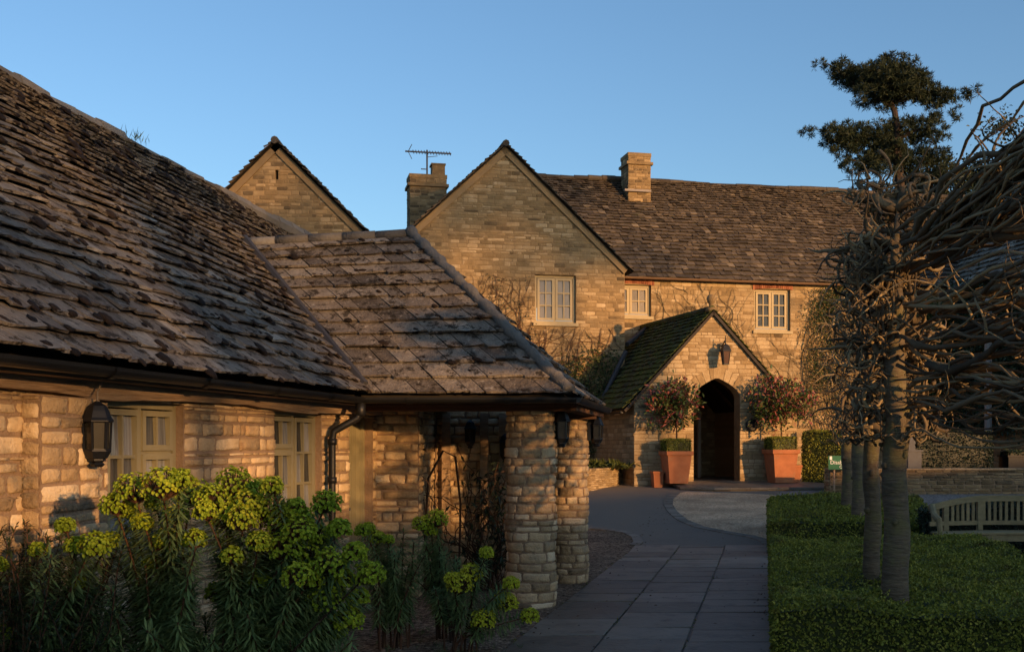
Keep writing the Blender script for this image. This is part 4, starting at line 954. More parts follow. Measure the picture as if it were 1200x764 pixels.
for (c, sc, lb) in ((P1, 1, 'left'), (P2, 1.05, 'right')):
    q = [c+pu*sx*.32*sc-pn*sy*.29*sc for sx, sy in ((-1, -1), (1, -1), (1, 1), (-1, 1))]
    hedge('box_cube', 'clipped box cube growing in the %s large terracotta pot' % lb, 'plant', [p[:2] for p in q], [c.z+.78*sc]*4, [c.z+1.13*sc]*4, 2200, .035, M['box_leaf'], 'clipped box cubes in pots', .006)
    t = root('photinia_standard', ('red and green leaved lollipop tree in the left large pot' if lb == 'left' else 'redder leaved lollipop tree in the right large pot beside the dark plaque'), 'tree', c+UP*.8*sc, 'lollipop trees in the large pots')
    tr = MB(); zc_ = 2.66 if lb == 'left' else 2.72; top = V((c.x, c.y, zc_)); tr.tube([c+UP*.8*sc, c+UP*1.3+V((.02, 0, 0)), top], [.022, .02, .018], 6)
    cc = top+V((-.06 if lb == 'left' else 0, 0, .1))
    for k in range(40):
        d = V((R.gauss(0, 1), R.gauss(0, 1), R.gauss(.3, .7))).normalized(); tr.tube([top-UP*.25, top+d*.25, cc+V((d.x*.6, d.y*.55, d.z*.5))], [.012, .008, .004], 4)
    tr.build('trunk', M['stem'], t)
    lf = MB(); rx, rz_ = (.74, .62) if lb == 'left' else (.86, .70); cl = [V((R.gauss(0, 1), R.gauss(0, 1), R.gauss(0, 1))).normalized()*R.uniform(.35, 1) for _ in range(120)]
    for k in range(2300):
        s_ = R.choice(cl); p = cc+V((s_.x*rx, s_.y*rx*.9, s_.z*rz_))+V((R.gauss(0, .09), R.gauss(0, .09), R.gauss(0, .08)))
        red = R.random() < (.3 if lb == 'left' else .36)+.12*s_.z+(.0 if lb == 'left' else .15*s_.x)
        d = V((R.gauss(0, .7)+s_.x*.5, R.gauss(0, .7)+s_.y*.5, R.gauss(-.1, .7))); lf.leaf(p, d, UP+V((R.gauss(0, .5), R.gauss(0, .5), 0)), R.uniform(.11, .18), .065, R.uniform(.62, 1) if red else R.uniform(.1, .5))
    lf.build('foliage', M['red_leaf'], t)

# ------------------------------------------------------------------ climbers on the house
def climber(name, label, W, bases, s_rng, z_rng, n, steps, mtw, leafm=None, nleaf=0, lsz=.06, rad=.012, bias=1.0, leafc=None, out=.03, lt=(.2, .9)):
    b0 = W(bases[0], z_rng[0], .05); r = root(name, label, 'climbing plant', b0)
    tw, lf = MB(), MB(); pts = []
    for k in range(n):
        s = R.choice(bases)+R.gauss(0, .08); z = z_rng[0] if k < len(bases)*3 or not pts or R.random() < .25 else None
        if z is None:
            s, z = R.choice(pts)
        A = PI/2+R.gauss(0, .6); L = []; rr = rad*R.uniform(.5, 1.2)
        for i in range(steps):
            L.append((s, z)); A += R.gauss(0, .35); A += (PI/2*bias+PI/2*(1-bias)-A)*.06; l = R.uniform(.1, .2)
            s += math.cos(A)*l; z += math.sin(A)*l
            if s < s_rng[0] or s > s_rng[1] or z > z_rng[1] or z < z_rng[0]: break
        if len(L) < 2: continue
        pts += L[1:]; m = len(L)
        tw.tube([W(a_, b_, out*R.uniform(.6, 1.6)) for a_, b_ in L], [rr*(1-.7*i/m) for i in range(m)], 4, R.random(), caps=False)
    tw.build('stems', mtw, r)
    if leafm:
        N = W(0, 0, 1)-W(0, 0)
        for k in range(nleaf):
            if leafc: s, z = R.choice(leafc); s += R.gauss(0, .22); z += R.gauss(0, .22)
            else: s, z = R.choice(pts); s += R.gauss(0, .12); z += R.gauss(0, .12)
            if s < s_rng[0]-.1 or s > s_rng[1]+.1: continue
            lf.leaf(W(s, z, out+abs(R.gauss(0, .1))), V((R.gauss(0, .7), R.gauss(0, .7), R.gauss(-.5, .6))), N+V((R.gauss(0, .4), R.gauss(0, .4), R.gauss(.3, .4))), lsz*R.uniform(.6, 1.4), lsz*.6, R.uniform(*lt))
        lf.build('leaves', leafm, r)
    return r
climber('bare_climber', 'bare brown climber twigs spread across the wall under the gable window', Ww, [-3.2, -2.2, -1.2], (-4.4, -.02), (3.0, 5.1), 150, 12, M['stem'], None, rad=.012)
climber('bare_climber', 'twiggy brown climber left of the gable window above the porch roof', Ww, [-4.0, -3.6, -3.2], (-4.6, -2.75), (4.2, 6.5), 110, 12, M['stem'], M['dark_leaf'], 200, .06, rad=.01)
climber('wall_shrub', 'green wall shrub below the gable window beside the porch roof', Ww, [-1.2, -.9, -1.6], (-2.1, -.1), (1.0, 4.4), 60, 10, M['stem'], M['ivy'], 2600, .085, leafc=[(R.uniform(-1.9, -.35), R.uniform(1.5, 4.2)) for _ in range(60)], out=.12)
climber('bare_climber', 'bare pale climber twigs on the wall above the entrance porch ridge', Wf, [1.7, 2.6, 3.3, 4.2], (1.4, 6.4), (4.8, 6.7), 70, 10, M['twig'], None, rad=.012)
climber('bare_climber', 'bare thin climber stems on the facade under the dark paned window', Wf, [5.0, 5.6, 6.3], (4.2, 6.9), (2.2, 5.3), 60, 16, M['twig'], None, rad=.012)
climber('leafy_climber', 'tall olive green climber draped down the facade right of the dark paned window', Wf, [6.7, 7.1, 7.6, 8.1], (6.4, 8.9), (1.2, 6.75), 110, 26, M['twig'], M['ivy'], 7000, .07, rad=.02, leafc=[(7.6+R.gauss(0, .55), 6.6-abs(R.gauss(0, 2.0))) for _ in range(260)], out=.1, lt=(.1, .75))
climber('ivy', 'bright leaved ivy on the house wall behind the trained trees', Wf, [9.6, 10.5, 11.3], (9.0, 11.6), (.8, 6.4), 40, 20, M['stem'], M['ivy'], 7000, .1, leafc=[(R.uniform(9, 11.6), R.uniform(1.2, 6.2)) for _ in range(120)], out=.1, lt=(.3, 1))
climber('ivy', 'dark green ivy covering the side wing wall on the right', Wr, [.3, 1.5, 3, 4.3, 5.4], (0, 5.6), (2.0, 6.8), 60, 20, M['stem'], M['dark_leaf'], 15000, .12, leafc=[(R.uniform(0, 5.6), R.uniform(2.1, 6.7)) for _ in range(300)], out=.12, lt=(.3, 1))

# ------------------------------------------------------------------ climber in the open porch
Wb = lambda s, z, d=0: V((-1.2+s, 14.5-d, z))
pc = root('porch_climber', 'tangled dark climber with long leaves growing inside the open porch', 'climbing plant', (-.5, 12.9, 0))
tw, lf = MB(), MB()
for k in range(50):
    x, y, z = R.choice((-1.0, -.45, -.35, -.25, -.15))+R.gauss(0, .06), 12.9+R.gauss(0, .15), 0
    L = [V((x, y, z))]; A = V((R.gauss(0, .15), R.gauss(0, .1), 1))
    for i in range(R.randint(9, 18)):
        A += V((R.gauss(0, .3), R.gauss(0, .2), R.gauss(.05, .2))); A.normalize(); q = L[-1]+A*.12
        q.x = min(max(q.x, -1.05), .02); q.y = min(max(q.y, 12.5), 13.6)
        if q.z > 2.02: q.z = 2.02
        L.append(q)
    tw.tube(L, [.009*(1-.6*i/len(L)) for i in range(len(L))], 4, R.random(), caps=False)
    for q in L[3:]:
        if q.x > -.75 and R.random() < .9 or R.random() < .1:
            for j in range(3 if q.x > -.4 else 1): lf.leaf(q, V((R.gauss(0, .6), R.gauss(0, .6), R.gauss(-.4, .5))), UP+V((R.gauss(0, .5), R.gauss(0, .5), 0)), R.uniform(.07, .13), .03, R.uniform(.1, .9))
th_ = [V((-1.0, 12.85, 0)), V((-1.0, 12.85, .8)), V((-.97, 12.87, 1.3)), V((-.8, 12.9, 1.62)), V((-.66, 12.9, 1.55)), V((-.6, 12.9, 1.0)), V((-.62, 12.9, 0))]
tw.tube(th_, .014, 5)
tw.build('stems', M['stem'], pc); lf.build('leaves', M['dark_leaf'], pc)

# ------------------------------------------------------------------ hedges, trained trees, bench
ex = lambda Y, x0=0: 1.9+.228*(Y-8)+x0
hedge('box_hedge', 'broad low clipped box hedge in the right foreground around the nearest trunk', 'hedge', [(ex(8.0), 8.0), (ex(8.0)+2.75, 8.0), (ex(14.4)+2.72, 14.4), (ex(14.4), 14.4)], [0]*4, [.5]*4, 4600, .03, M['box_leaf'], 'low box hedges beside the path', .024)
hedge('box_hedge', 'smaller low box hedge behind the near one, between path and bench', 'hedge', [(ex(17.0), 17.0), (ex(17.0)+2.75, 17.0), (ex(20.6)+2.75, 20.6), (ex(20.6), 20.6)], [0, 0, .17, .17], [.5, .5, .74, .74], 2200, .042, M['box_leaf'], 'low box hedges beside the path', .025)
def trained_tree(label, x, y, r, zbase, crown, ntw, arms=None, spread=.42, ztop=4.0, sides=6, zlow=1.85):
    o = root('pleached_tree', label, 'tree', (x, y, zbase), 'bare trained trees in the box hedges')
    tk = MB(); n = 24; pts = [V((x+.012*math.sin(i*1.1), y+.012*math.cos(i*.7), zbase+(crown-zbase)*i/n)) for i in range(n+1)]
    tk.tube(pts, [r*(1.12 if i == 0 else 1-.25*i/n-1.5*max(0, i/n-.6))*(1+.04*math.sin(i*2.3)+R.uniform(-.02, .02)) for i in range(n+1)], 16, .45)
    for k in range(9):
        z = R.uniform(1., crown); A = R.uniform(0, 2*PI); tk.blob(V((x+r*.85*math.cos(A), y+r*.85*math.sin(A), z)), V((.03, 0, 0)), V((0, .03, 0)), V((0, 0, .035)), .3)
    tk.build('trunk', M['bark'], o, smooth=True)
    cb = MB(); knots = []
    tiers = [zlow+(ztop-zlow)*i/6 for i in range(7)]
    for z in tiers:
        for k in range(5):
            A = R.uniform(-.75, PI+.75); rr = spread*R.uniform(.4, .9); knots.append(V((x+rr*math.cos(A), y+rr*math.sin(A), z+R.gauss(0, .07)))); knots.append(V((x+rr*.6*math.cos(A), y+rr*.6*math.sin(A), z+R.gauss(0, .05))))
            cb.tube([V((x, y, z-.08)), V((x+rr*.5*math.cos(A), y+rr*.5*math.sin(A), z-.02)), knots[-1]], [.045, .04, .03], 6, R.uniform(.2, .6))
    def curl(p, d, l, r0, tight, up=0.):
        P = [p]; ax = V((R.gauss(0, 1), R.gauss(0, 1), R.gauss(0, 1))).normalized(); d = d.normalized(); n = R.randint(7, 13)
        for i in range(n):
            d = (Matrix.Rotation(tight*R.uniform(.6, 1.3), 3, ax) @ d)+V((R.gauss(0, .12), R.gauss(0, .12), R.gauss(up, .12))); d.normalize(); P.append(P[-1]+d*l/n)
        for q in P: q.z = max(q.z, zlow-.12+.04*math.sin(q.x*40))
        cb.tube(P, [r0*(1-.8*i/n)*R.uniform(.85, 1.2) for i in range(n+1)], 5, R.uniform(.05, .95))
        return P
    for k in range(ntw):
        p = R.choice(knots)+V((R.gauss(0, .07), R.gauss(0, .07), R.gauss(0, .08))); d = V((p.x-x, p.y-y, R.gauss(0, .25)))+V((R.gauss(0, .3), R.gauss(0, .3), 0))
        if k % 2: curl(p, d, R.uniform(.25, .55), R.uniform(.008, .019), R.choice((-1, 1))*R.uniform(.28, .6), .0)
        else: curl(p, d, R.uniform(.12, .32)*R.choice((.7, 1, 1, 1.9)), .006+.02*R.random()**2, R.choice((-1, 1))*R.uniform(.1, .7), .02)
    for arm in (arms or []):
        z0, dirv, L, num, rad, rise, fluff = arm
        D = V((*dirv, 0)).normalized()
        for k in range(num):
            p = V((x, y, z0))+V((R.gauss(0, .05), R.gauss(0, .05), R.gauss(0, .06))); P = [p]; d = D+V((R.gauss(0, .12), R.gauss(0, .12), rise+R.gauss(0, .05)))
            n = 20; rf = R.choice((.4, .5, .6, .75, 1.0)); ph = R.uniform(0, 6); f2 = R.uniform(.3, .8); st_ = R.uniform(0, .25)*L; P[0] = p+D*st_
            for i in range(n):
                d = D+V((0, 0, rise*(1-i/n*.5)))+V((R.gauss(0, .2), R.gauss(0, .2), .26*math.sin(ph+i*f2)+R.gauss(0, .11))); d.normalize(); P.append(P[-1]+d*(L-st_)/n)
            cb.tube(P, [rad*rf*R.uniform(.8, 1.25)*(1-.5*i/n)*(1.5 if R.random() < .12 else 1) for i in range(n+1)], 6, R.uniform(.05, .95))
            for j in range(fluff):
                q = R.choice(P[2:]); curl(q, V((R.gauss(0, .4), R.gauss(0, .4), R.choice((-.3, .6))))+D*R.uniform(-.2, 1), R.uniform(.25, .7), R.uniform(.006, .013), R.choice((-1, 1))*R.uniform(.2, .55))
    cb.build('branches', M['twig'], o, smooth=True)
    return o
A1 = (.27, -1)
arms1 = [(3.22, A1, 3.6, 50, .024, .34, 3), (3.08, A1, 3.6, 16, .024, .27, 2), (2.72, A1, 3.4, 12, .022, .08, 2), (2.48, A1, 3.4, 20, .02, .0, 2), (2.31, A1, 3.4, 2, .034, .0, 0), (2.14, A1, 3.4, 18, .014, -.01, 1), (1.92, A1, 3.4, 16, .012, .0, 1)]
trained_tree('nearest bare trained tree, its long rods sweeping right over the hedge', 3.0, 8.67, .105, 0, 3.5, 700, arms1, .36, 3.62)
trained_tree('slim bare trained tree close behind the nearest thick trunk', 3.23, 9.95, .078, 0, 3.6, 380, None, .26, 3.4)
trained_tree('bare trained tree rising from the left part of the far low hedge', 5.50, 17.6, .112, 0, 3.8, 520, None, .36, 3.9)
trained_tree('farthest and leftmost bare trained trunk in the far hedge', 5.74, 19.0, .1, .05, 3.8, 420, None, .36, 3.85)

bnx = root('garden_bench', 'curved weathered wooden garden bench with slatted back behind the hedge', 'bench', (7.0, 15.8, 0))
def bpos(s): # plan along the bench: bowed away from the viewer at the ends turned forward
    X = 5.95+s*.98; Y = 16.1-.30*((s-1.2)/1.2)**2; return V((X, Y, 0))
def railz(s): f = (s-1.2)/1.2; return .87-.12*max(0, abs(f)-.25)**1.5*1.6+0
def strip(mb, ss, zf, h, d0, d1, t=.5):
    vs = []
    for s_ in ss:
        p = bpos(s_); z = zf(s_)
        vs += [V((p.x, p.y+d0, z)), V((p.x, p.y+d1, z)), V((p.x, p.y+d1, z+h)), V((p.x, p.y+d0, z+h))]
    n = len(ss); mb.add(vs, [(i*4+k, i*4+(k+1) % 4, i*4+4+(k+1) % 4, i*4+4+k) for i in range(n-1) for k in range(4)]+[(0, 1, 2, 3), tuple((n-1)*4+k for k in range(4))], t)
ss = [i*.1 for i in range(25)]
b = MB(); strip(b, ss, lambda s: railz(s), .085, -.03, .04, .6); b.build('top_rail', M['teak'], bnx)
b = MB(); strip(b, ss, lambda s: .53, .06, -.02, .03, .55); b.build('back_rail', M['teak'], bnx)
bs_ = MB()
for k in range(5): strip(bs_, ss, lambda s: .43, .025, -.52+k*.1, -.43+k*.1, R.uniform(.4, .7))
bs_.build('seat', M['teak'], bnx)
b = MB(); strip(b, ss, lambda s: .33, .09, -.5, -.46, .5); b.build('apron', M['teak'], bnx)
for s_ in (.28, .82+.02, 1.57, 2.12):
    b = MB(); p = bpos(s_); b.bbox((p.x-.035, p.y-.035, .44), (p.x+.035, p.y+.035, railz(s_)+.01), .6); b.build('back_post', M['teak'], bnx)
k = .06
while k < 2.38:
    if min(abs(k-q) for q in (.28, .84, 1.57, 2.12)) > .06:
        b = MB(); p = bpos(k); b.bbox((p.x-.02, p.y-.008, .585), (p.x+.02, p.y+.012, railz(k)+.01), R.uniform(.4, .7)); b.build('slat', M['teak'], bnx)
    k += .085
for s_ in (.1, .82, 1.58, 2.3):
    for dy in (-.48, -.02):
        b = MB(); p = bpos(s_); b.bbox((p.x-.035, p.y+dy-.03, 0), (p.x+.035, p.y+dy+.03, .43), .5); b.build('leg', M['teak'], bnx)
for s_, sg_ in ((0.02, -1), (2.38, 1)):
    b = MB(); p = bpos(s_); b.tube([V((p.x, p.y, railz(s_)+.04)), V((p.x+sg_*.04, p.y-.15, .82)), V((p.x+sg_*.08, p.y-.35, .70)), V((p.x+sg_*.08, p.y-.5, .66)), V((p.x+sg_*.06, p.y-.52, .44))], [.045, .045, .045, .045, .035], 8); b.build('arm', M['teak'], bnx)
hedge('box_hedge', 'dark low hedge standing close behind the curved bench', 'hedge', [(6.15, 16.5), (9.6, 16.5), (9.6, 17.2), (6.3, 17.2)], [0]*4, [.74]*4, 1500, .045, M['dark_leaf'], None, .03)

# ------------------------------------------------------------------ pine and trees behind
def foliage_pads(mb, pads, Y, dep, n, sz, t=(.2, .9)):
    for (px, py, rx, ry) in pads:
        c = at(px, py, Y); ax, az = rx/F*Y, ry/F*Y; cnt = max(4, int(n*ax*az*4)); dy = R.gauss(0, dep*.5)
        for k in range(cnt):
            while True:
                q = V((R.uniform(-1, 1), R.uniform(-1, 1), R.uniform(-1, 1)))
                if q.length < 1: break
            p = c+V((q.x*ax, dy+q.y*max(ax*.8, .6), q.z*az)); dn = V((q.x*.5, q.y*.5, .5))
            for j in range(20):
                d = V((R.gauss(0, 1), R.gauss(0, 1), R.gauss(.25, .9)))+dn*.5; mb.leaf(p, d, V((R.gauss(0, 1), R.gauss(0, 1), 1)), sz*R.uniform(.75, 1.05), sz*.13, R.uniform(*t))
YP = 46
pn_ = root('pine_tree', 'tall open crowned pine rising behind the house roof', 'tree', (at(1050, 0, YP).x, YP, .6))
pads = []
def row(x0, y0, x1, y1, r0, r1, n):
    y0 += 7; y1 += 7; x0 += 3; x1 += 3
    for i in range(n): f = i/(n-1); pads.append((x0+(x1-x0)*f+R.gauss(0, 3), y0+(y1-y0)*f+R.gauss(0, 2.5), 1.35*(r0+(r1-r0)*f)*R.uniform(.8, 1.15), (r0+(r1-r0)*f)*R.uniform(.7, 1.0)))
row(964, 66, 1005, 84, 7, 16, 5); row(1005, 82, 1050, 92, 18, 24, 5); row(1028, 68, 1056, 68, 9, 11, 4); row(1050, 92, 1095, 108, 24, 15, 5); row(1078, 92, 1082, 86, 7, 5, 2)
row(1095, 110, 1128, 104, 12, 7, 4); row(1000, 108, 1035, 110, 8, 14, 4); row(950, 147, 990, 158, 7, 15, 5); row(990, 152, 1035, 148, 16, 20, 5); row(975, 168, 1000, 164, 7, 8, 3); row(1055, 140, 1090, 150, 18, 14, 4)
row(988, 183, 1030, 180, 8, 16, 5); row(1000, 192, 1030, 196, 7, 12, 3); row(1050, 175, 1090, 180, 18, 16, 4); row(1040, 165, 1060, 190, 10, 12, 4); row(1095, 130, 1120, 125, 8, 8, 3); row(1075, 205, 1110, 200, 12, 12, 3); row(1005, 212, 1040, 214, 7, 10, 3)
lf = MB(); foliage_pads(lf, pads, YP, .8, 38, .25); lf.build('crown', M['needle'], pn_)
tk = MB(); bx_ = lambda px, py: at(px, py, YP)
tk.tube([V((at(1054, 0, YP).x, YP, .5)), bx_(1056, 300), bx_(1055, 220), bx_(1051, 175), bx_(1052, 150), bx_(1048, 130), bx_(1040, 112), bx_(1038, 98), bx_(1044, 80)], [.34, .3, .2, .17, .15, .12, .1, .07, .04], 8)
for a_, b_, c_ in (((1045, 125), (1010, 100), (970, 75)), ((1048, 120), (1080, 112), (1120, 108)), ((1050, 160), (1010, 160), (960, 152)), ((1051, 185), (1020, 188), (995, 188)), ((1050, 165), (1070, 155), (1088, 150)), ((1042, 112), (1060, 90), (1075, 92)), ((1051, 195), (1070, 188), (1090, 180))):
    tk.tube([bx_(*a_), bx_(*b_)+V((0, R.gauss(0, .4), 0)), bx_(*c_)], [.09, .06, .025], 5)
tk.build('trunk', M['pine_bark'], pn_)
def bg_tree(label, px, py, Y, r, n, m, sz=.3):
    c = at(px, py, Y); o = root('background_tree', label, 'tree', (c.x, Y, .6)); lf = MB(); tk = MB()
    tk.tube([V((c.x, Y, .5)), V((c.x+.1, Y, c.z*.5)), c], [.3, .22, .08], 7)
    for k in range(12): d = V((R.gauss(0, 1), R.gauss(0, 1), R.gauss(.4, .6))).normalized(); tk.tube([V((c.x, Y, c.z-r*.7)), c+d*r*.5, c+d*r*.95], [.09, .05, .02], 4)
    tk.build('trunk', M['pine_bark'], o)
    cl = [c+V((R.gauss(0, .5)*r, R.gauss(0, .5)*r, R.gauss(0, .45)*r)) for _ in range(45)]
    for k in range(n):
        q = R.choice(cl)+V((R.gauss(0, .14)*r, R.gauss(0, .14)*r, R.gauss(0, .1)*r)); lf.leaf(q, V((R.gauss(0, 1), R.gauss(0, 1), R.gauss(0, 1))), V((R.gauss(0, 1), R.gauss(0, 1), 1)), sz*R.uniform(.6, 1.2), sz*.55, R.uniform(.1, .9))
    lf.build('crown', m, o)
bg_tree('small dark tree low behind the roof ridge beside the tall pine', 1092, 222, 47, 1.7, 5000, M['needle'], .18)
bg_tree('dark green tree behind the wing roof at the right edge', 1215, 225, 48, 3.0, 16000, M['needle'], .2)

# ------------------------------------------------------------------ spurges and shrubs in the left bed
def spurge(label, base_px, Y, heads, extra, spread=.25, hr=1.0, lo=.35, bt=(.3, .75), leafL=.115):
    """heads: (px, py, radius px) at depth Y"""
    bx0 = at(base_px, 0, Y); bc = V((bx0.x, Y, .01)); r = root('spurge', label, 'plant', bc, 'flowering spurges in the gravel bed')
    sm, lf = MB(), MB()
    def stem(tip, flower, rr):
        b = bc+V((R.gauss(0, spread*.35), R.gauss(0, spread*.3), 0)); b.z = .0; d = tip-b; P = []
        side = V((d.x, d.y, 0)); n = 12
        for i in range(n+1):
            f = i/n; P.append(b+V((d.x*f**1.5 if True else 0, d.y*f**1.5, d.z*(f**.85))))
        sm.tube(P, [.009-.004*i/n for i in range(n+1)], 5, R.random(), caps=False)
        ln = (tip-b).length; cnt = int(290*(1-lo)*ln)+30
        for k in range(cnt):
            f = lo+(1-lo)*(k/cnt)**.85; i = min(n-1, int(f*n)); p = P[i].lerp(P[i+1], f*n-i); dd = (P[i+1]-P[i]).normalized()
            A = k*2.4+R.gauss(0, .2); o1 = dd.orthogonal().normalized(); o2 = dd.cross(o1); out = o1*math.cos(A)+o2*math.sin(A)
            dr_ = out+dd*(.5*f-.1+R.gauss(0, .15))-UP*(.55*(1-f)+.25); L = leafL*R.uniform(.7, 1.2)*(1 if f < .9 else .7)
            lf.leaf(p, dr_, UP+out*.1, L, .0145, R.uniform(.2, .9), .1)
        if flower:
            fl = MB(); hv = R.uniform(-.22, .12); rr *= R.uniform(.85, 1.12)
            ax = P[-1]-P[-3]; ax.normalize()
            for k in range(int(150+rr*800)):
                A, cz = R.uniform(0, 2*PI), R.uniform(-.55, 1); sn = math.sqrt(max(0, 1-cz*cz)); o1 = V((1, 0, 0)); o2 = V((0, 1, 0))
                q = V((math.cos(A)*sn, math.sin(A)*sn, cz*.9)); p = tip+q*rr*R.uniform(.72, 1.05); nn = (q+UP*.5+V((R.gauss(0, .3), R.gauss(0, .3), 0))).normalized()
                a1 = nn.orthogonal().normalized(); a2 = nn.cross(a1); s_ = R.uniform(.0085, .0135); vs = [p-nn*.005]
                for j in range(7): B = 2*PI*j/7; vs.append(p+(a1*math.cos(B)+a2*math.sin(B))*s_*(1 if j % 2 else .85)+nn*.003)
                fl.add(vs, [(0, 1+j, 1+(j+1) % 7) for j in range(7)], min(1, max(0, R.uniform(*bt)+.12*cz+hv)))
                if k % 3 == 0: sm.tube([tip-ax*rr*.8, p-nn*.006], .0025, 3, .8, caps=False)
            fl.build('flower_head', M['bract'], r)
    for (px, py, rp_) in heads:
        tip = at(px, py, Y-.16+R.gauss(0, .1)); stem(tip, True, rp_/F*Y*hr)
    for (px, py) in extra+[(x_+R.gauss(0, 22), min(750, y_+abs(R.gauss(50, 40)))) for x_, y_ in extra if Y < 7]+[(hx+R.gauss(0, 14), hy+R.uniform(30, 80)) for hx, hy, _ in heads[::3] if hy < 680 and Y < 7]: stem(at(px, py, Y+R.gauss(0, .18)), False, 0)
    sm.build('stems', M['stem'], r); lf.build('leaves', M['spurge'], r)
big1 = [(134, 592, 17), (156, 574, 20), (190, 568, 22), (150, 598, 15), (224, 578, 20), (206, 604, 15), (195, 634, 20), (182, 590, 12), (212, 562, 14), (166, 612, 15), (228, 632, 13), (178, 660, 12)]
big2 = [(246, 584, 19), (274, 568, 24), (302, 578, 20), (263, 602, 24), (312, 596, 20), (330, 612, 24), (255, 694, 17), (302, 680, 18), (345, 596, 16), (352, 622, 22), (335, 642, 20), (364, 650, 26), (388, 662, 22), (350, 676, 18), (385, 700, 24), (376, 682, 18), (408, 726, 22), (432, 674, 22), (416, 648, 14), (398, 620, 16), (383, 590, 18), (284, 608, 18), (318, 570, 14), (240, 600, 14), (420, 700, 14), (288, 592, 20), (336, 628, 18), (304, 636, 16), (272, 652, 14), (355, 606, 16), (372, 628, 16), (366, 676, 18), (400, 680, 18), (345, 662, 16), (392, 738, 18)]
spurge('tall spurge with many lime flower heads in front of the nearest cottage window', 190, 6.0, big1, [(150, 640), (170, 660), (215, 650), (230, 640), (200, 690), (160, 700), (130, 690), (225, 690), (190, 655), (145, 625), (210, 720), (175, 730)], .3)
spurge('broadest spurge, its lime flower heads filling the middle of the bed', 300, 6.1, big2, [(280, 650), (310, 640), (250, 650), (330, 700), (290, 720), (350, 735), (320, 740), (265, 735), (240, 720), (375, 740), (300, 660), (270, 620), (345, 710), (400, 750), (225, 745)], .4)
spurge('low dark spurge with few dull flower heads at the left of the bed', 75, 5.9, [(110, 640, 20), (128, 634, 14), (76, 616, 12), (44, 644, 11), (92, 682, 9), (-2, 662, 12), (4, 744, 14), (88, 640, 14)], [(60, 650), (70, 680), (40, 690), (100, 690), (120, 680), (20, 680), (50, 720), (95, 730), (130, 730), (10, 700), (75, 745), (110, 665), (35, 660)], .4, .9, .25, (.2, .5))
spurge('leafy spurge with two small flower heads by the cottage door', 455, 9.2, [(424, 622, 9), (442, 630, 9), (432, 618, 8), (455, 632, 7)], [(440, 640), (455, 625), (470, 645), (485, 635), (430, 650), (480, 660), (462, 650), (498, 650), (420, 640), (447, 660), (473, 622)], .25, 1, .2)
spurge('upright spurge with pale flower heads at the foot of the porch climber', 520, 9.6, [(494, 614, 12), (512, 608, 12), (505, 622, 8)], [(500, 640), (520, 650), (535, 655), (510, 660), (540, 670), (490, 650), (550, 665), (528, 668), (480, 672), (515, 640)], .3, 1, .2)
spurge('sprawling spurge with bright yellow flower heads at the foot of the front pillar', 540, 9.0, [(538, 684, 17), (552, 672, 15), (530, 678, 10), (570, 648, 8), (566, 726, 15), (594, 706, 13), (599, 684, 10), (621, 722, 12), (588, 700, 9)], [(520, 700), (545, 710), (510, 690), (555, 735)], .22, 1, .45, (.75, 1.1))
# rosemary-like dark shrub at the far left
sb = MB(); st_ = MB(); b0 = V((-2.6, 5.75, 0)); r = root('rosemary_bush', 'dark fine leaved shrub against the stone wall at the left edge', 'shrub', b0)
for k in range(150):
    P = [b0+V((R.gauss(0, .18), R.gauss(0, .25), 0))]; A = V((R.gauss(0, .35), R.gauss(0, .35), 1)); h = R.randint(6, 11)
    for i in range(h): A += V((R.gauss(0, .12), R.gauss(0, .12), .12)); A.normalize(); P.append(P[-1]+A*.12)
    st_.tube(P, [.006-.003*i/h for i in range(h+1)], 4, R.random(), caps=False)
    for i in range(h*20):
        f = R.uniform(.15, 1)*h; j = min(h-1, int(f)); p = P[j].lerp(P[j+1], f-j); sb.leaf(p, V((R.gauss(0, 1), R.gauss(0, 1), R.gauss(.5, .5))), UP, R.uniform(.03, .06), .011, R.uniform(.2, 1))
st_.build('stems', M['stem'], r); sb.build('leaves', M['dark_leaf'], r)
# loose plants near the pillar
sb = MB(); c0 = V((-.2, 9.7, 0))
for k in range(60):
    p = V((R.uniform(-1.3, .1), R.uniform(8.6, 10.6), .01)); n = R.randint(3, 6)
    for j in range(n): sb.leaf(p, V((R.gauss(0, .6), R.gauss(0, .6), 1)), V((1, 0, 0)), R.uniform(.04, .1), .012, R.uniform(.2, .8))
tag(sb.build('ground_cover', M['spurge'], base=c0), kind='stuff')

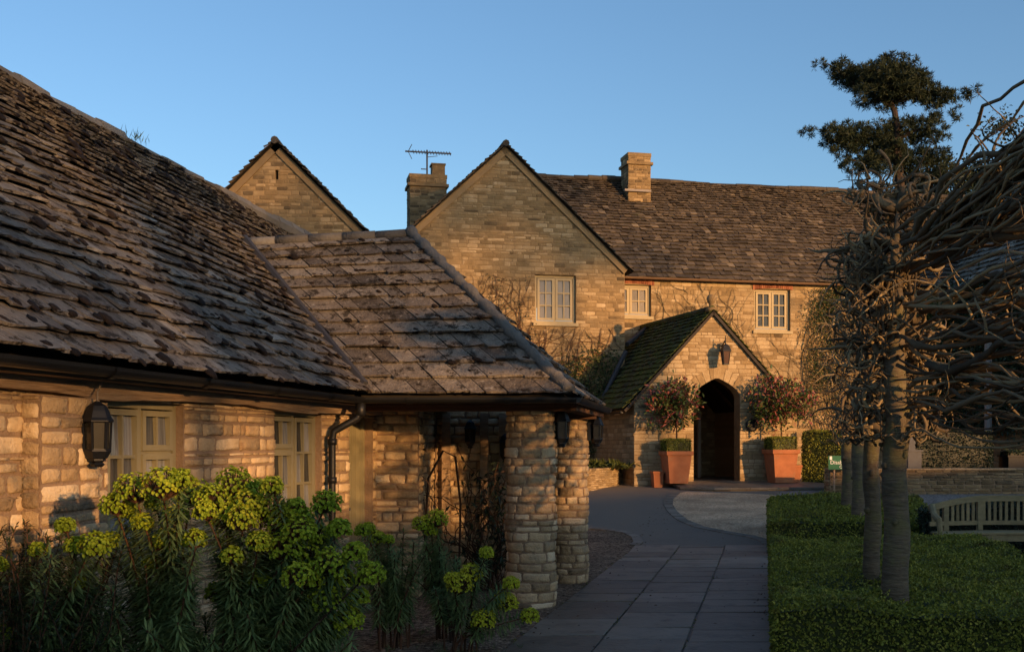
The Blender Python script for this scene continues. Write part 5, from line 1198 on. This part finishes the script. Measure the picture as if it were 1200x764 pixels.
# ------------------------------------------------------------------ unseen barn and trees added behind the camera to shade foreground, roofs and gables
SHADE_BARN = (6.45, 7.2)
def across(q, k=25): return sh*k+sq*q
bn = root('unseen_shade_barn', 'long unseen barn added behind the viewer to shade the foreground', 'barn', across(12))
mo, ro = MB(), MB()
for qa, qb, zr in ((-14, 2.6, SHADE_BARN[0]-.5), (2.6, 14, SHADE_BARN[0]-.1), (14, 44, SHADE_BARN[1])):  # ridge of each added section sets how high its shadow reaches
    ze_ = zr-3.6
    mo.quad(across(qa), across(qb), across(qb)+UP*ze_, across(qa)+UP*ze_); mo.quad(across(qa, 32), across(qb, 32), across(qb, 32)+UP*ze_, across(qa, 32)+UP*ze_)
    for q in (qa, qb): mo.add([across(q), across(q, 32), across(q, 32)+UP*ze_, across(q, 28.5)+UP*zr, across(q)+UP*ze_], [(0, 1, 2, 3, 4)])
    slate_roof(ro, across(qa, 24.7)+UP*(ze_-.1), across(qb, 24.7)+UP*(ze_-.1), across(qb, 28.5)+UP*zr, across(qa, 28.5)+UP*zr, 10, (.6, 1.1), .05, under=ro)
    ro.quad(across(qa, 32.3)+UP*(ze_-.1), across(qb, 32.3)+UP*(ze_-.1), across(qb, 28.5)+UP*(zr-.02), across(qa, 28.5)+UP*(zr-.02))
mo.build('wall', M['house_mortar'], bn); ro.build('roof', M['far_slate'], bn)
for i, (q, k, zc_, r_, n) in enumerate(((-4.2, 27.5, 10.6, 4.2, 3600), (3.5, 29, 13.2, 4.3, 3600), (9.5, 27, 13.0, 4.0, 3400), (15.0, 36, 20.0, 4.0, 5200), (21.3, 36.5, 20.4, 3.9, 5200))):  # added out of view: crowns placed to dapple the roofs and dim the gables
    p = across(q, 36 if False else k+8); o = root('unseen_shade_tree', ('unseen tree added behind the viewer to dapple the near end of the cottage', 'middle unseen tree added behind the viewer to shade the cottage roof', 'unseen tree added behind the viewer to shade the roofs, third from the cottage', 'taller unseen tree added to dim the sunlit gables, nearer the cottage', 'taller unseen tree added to dim the sunlit gables, nearest the house')[i], 'tree', p)
    tk, lf = MB(), MB(); zc_ -= .5; c = p+UP*zc_; tk.tube([p, p+UP*zc_*.5, c], [.4, .3, .1], 7); tk.build('trunk', M['pine_bark'], o)
    cl = [c+V((R.gauss(0, .5)*r_, R.gauss(0, .5)*r_, R.uniform(-.95, .9)*r_)) for _ in range(60)]
    for j in range(n):
        g_ = R.choice(cl)+V((R.gauss(0, .5), R.gauss(0, .5), R.gauss(0, .4))); lf.leaf(g_, V((R.gauss(0, 1), R.gauss(0, 1), R.gauss(0, 1))), V((R.gauss(0, 1), R.gauss(0, 1), 1)), .32, .2, R.random())
    lf.build('crown', M['needle'], o)
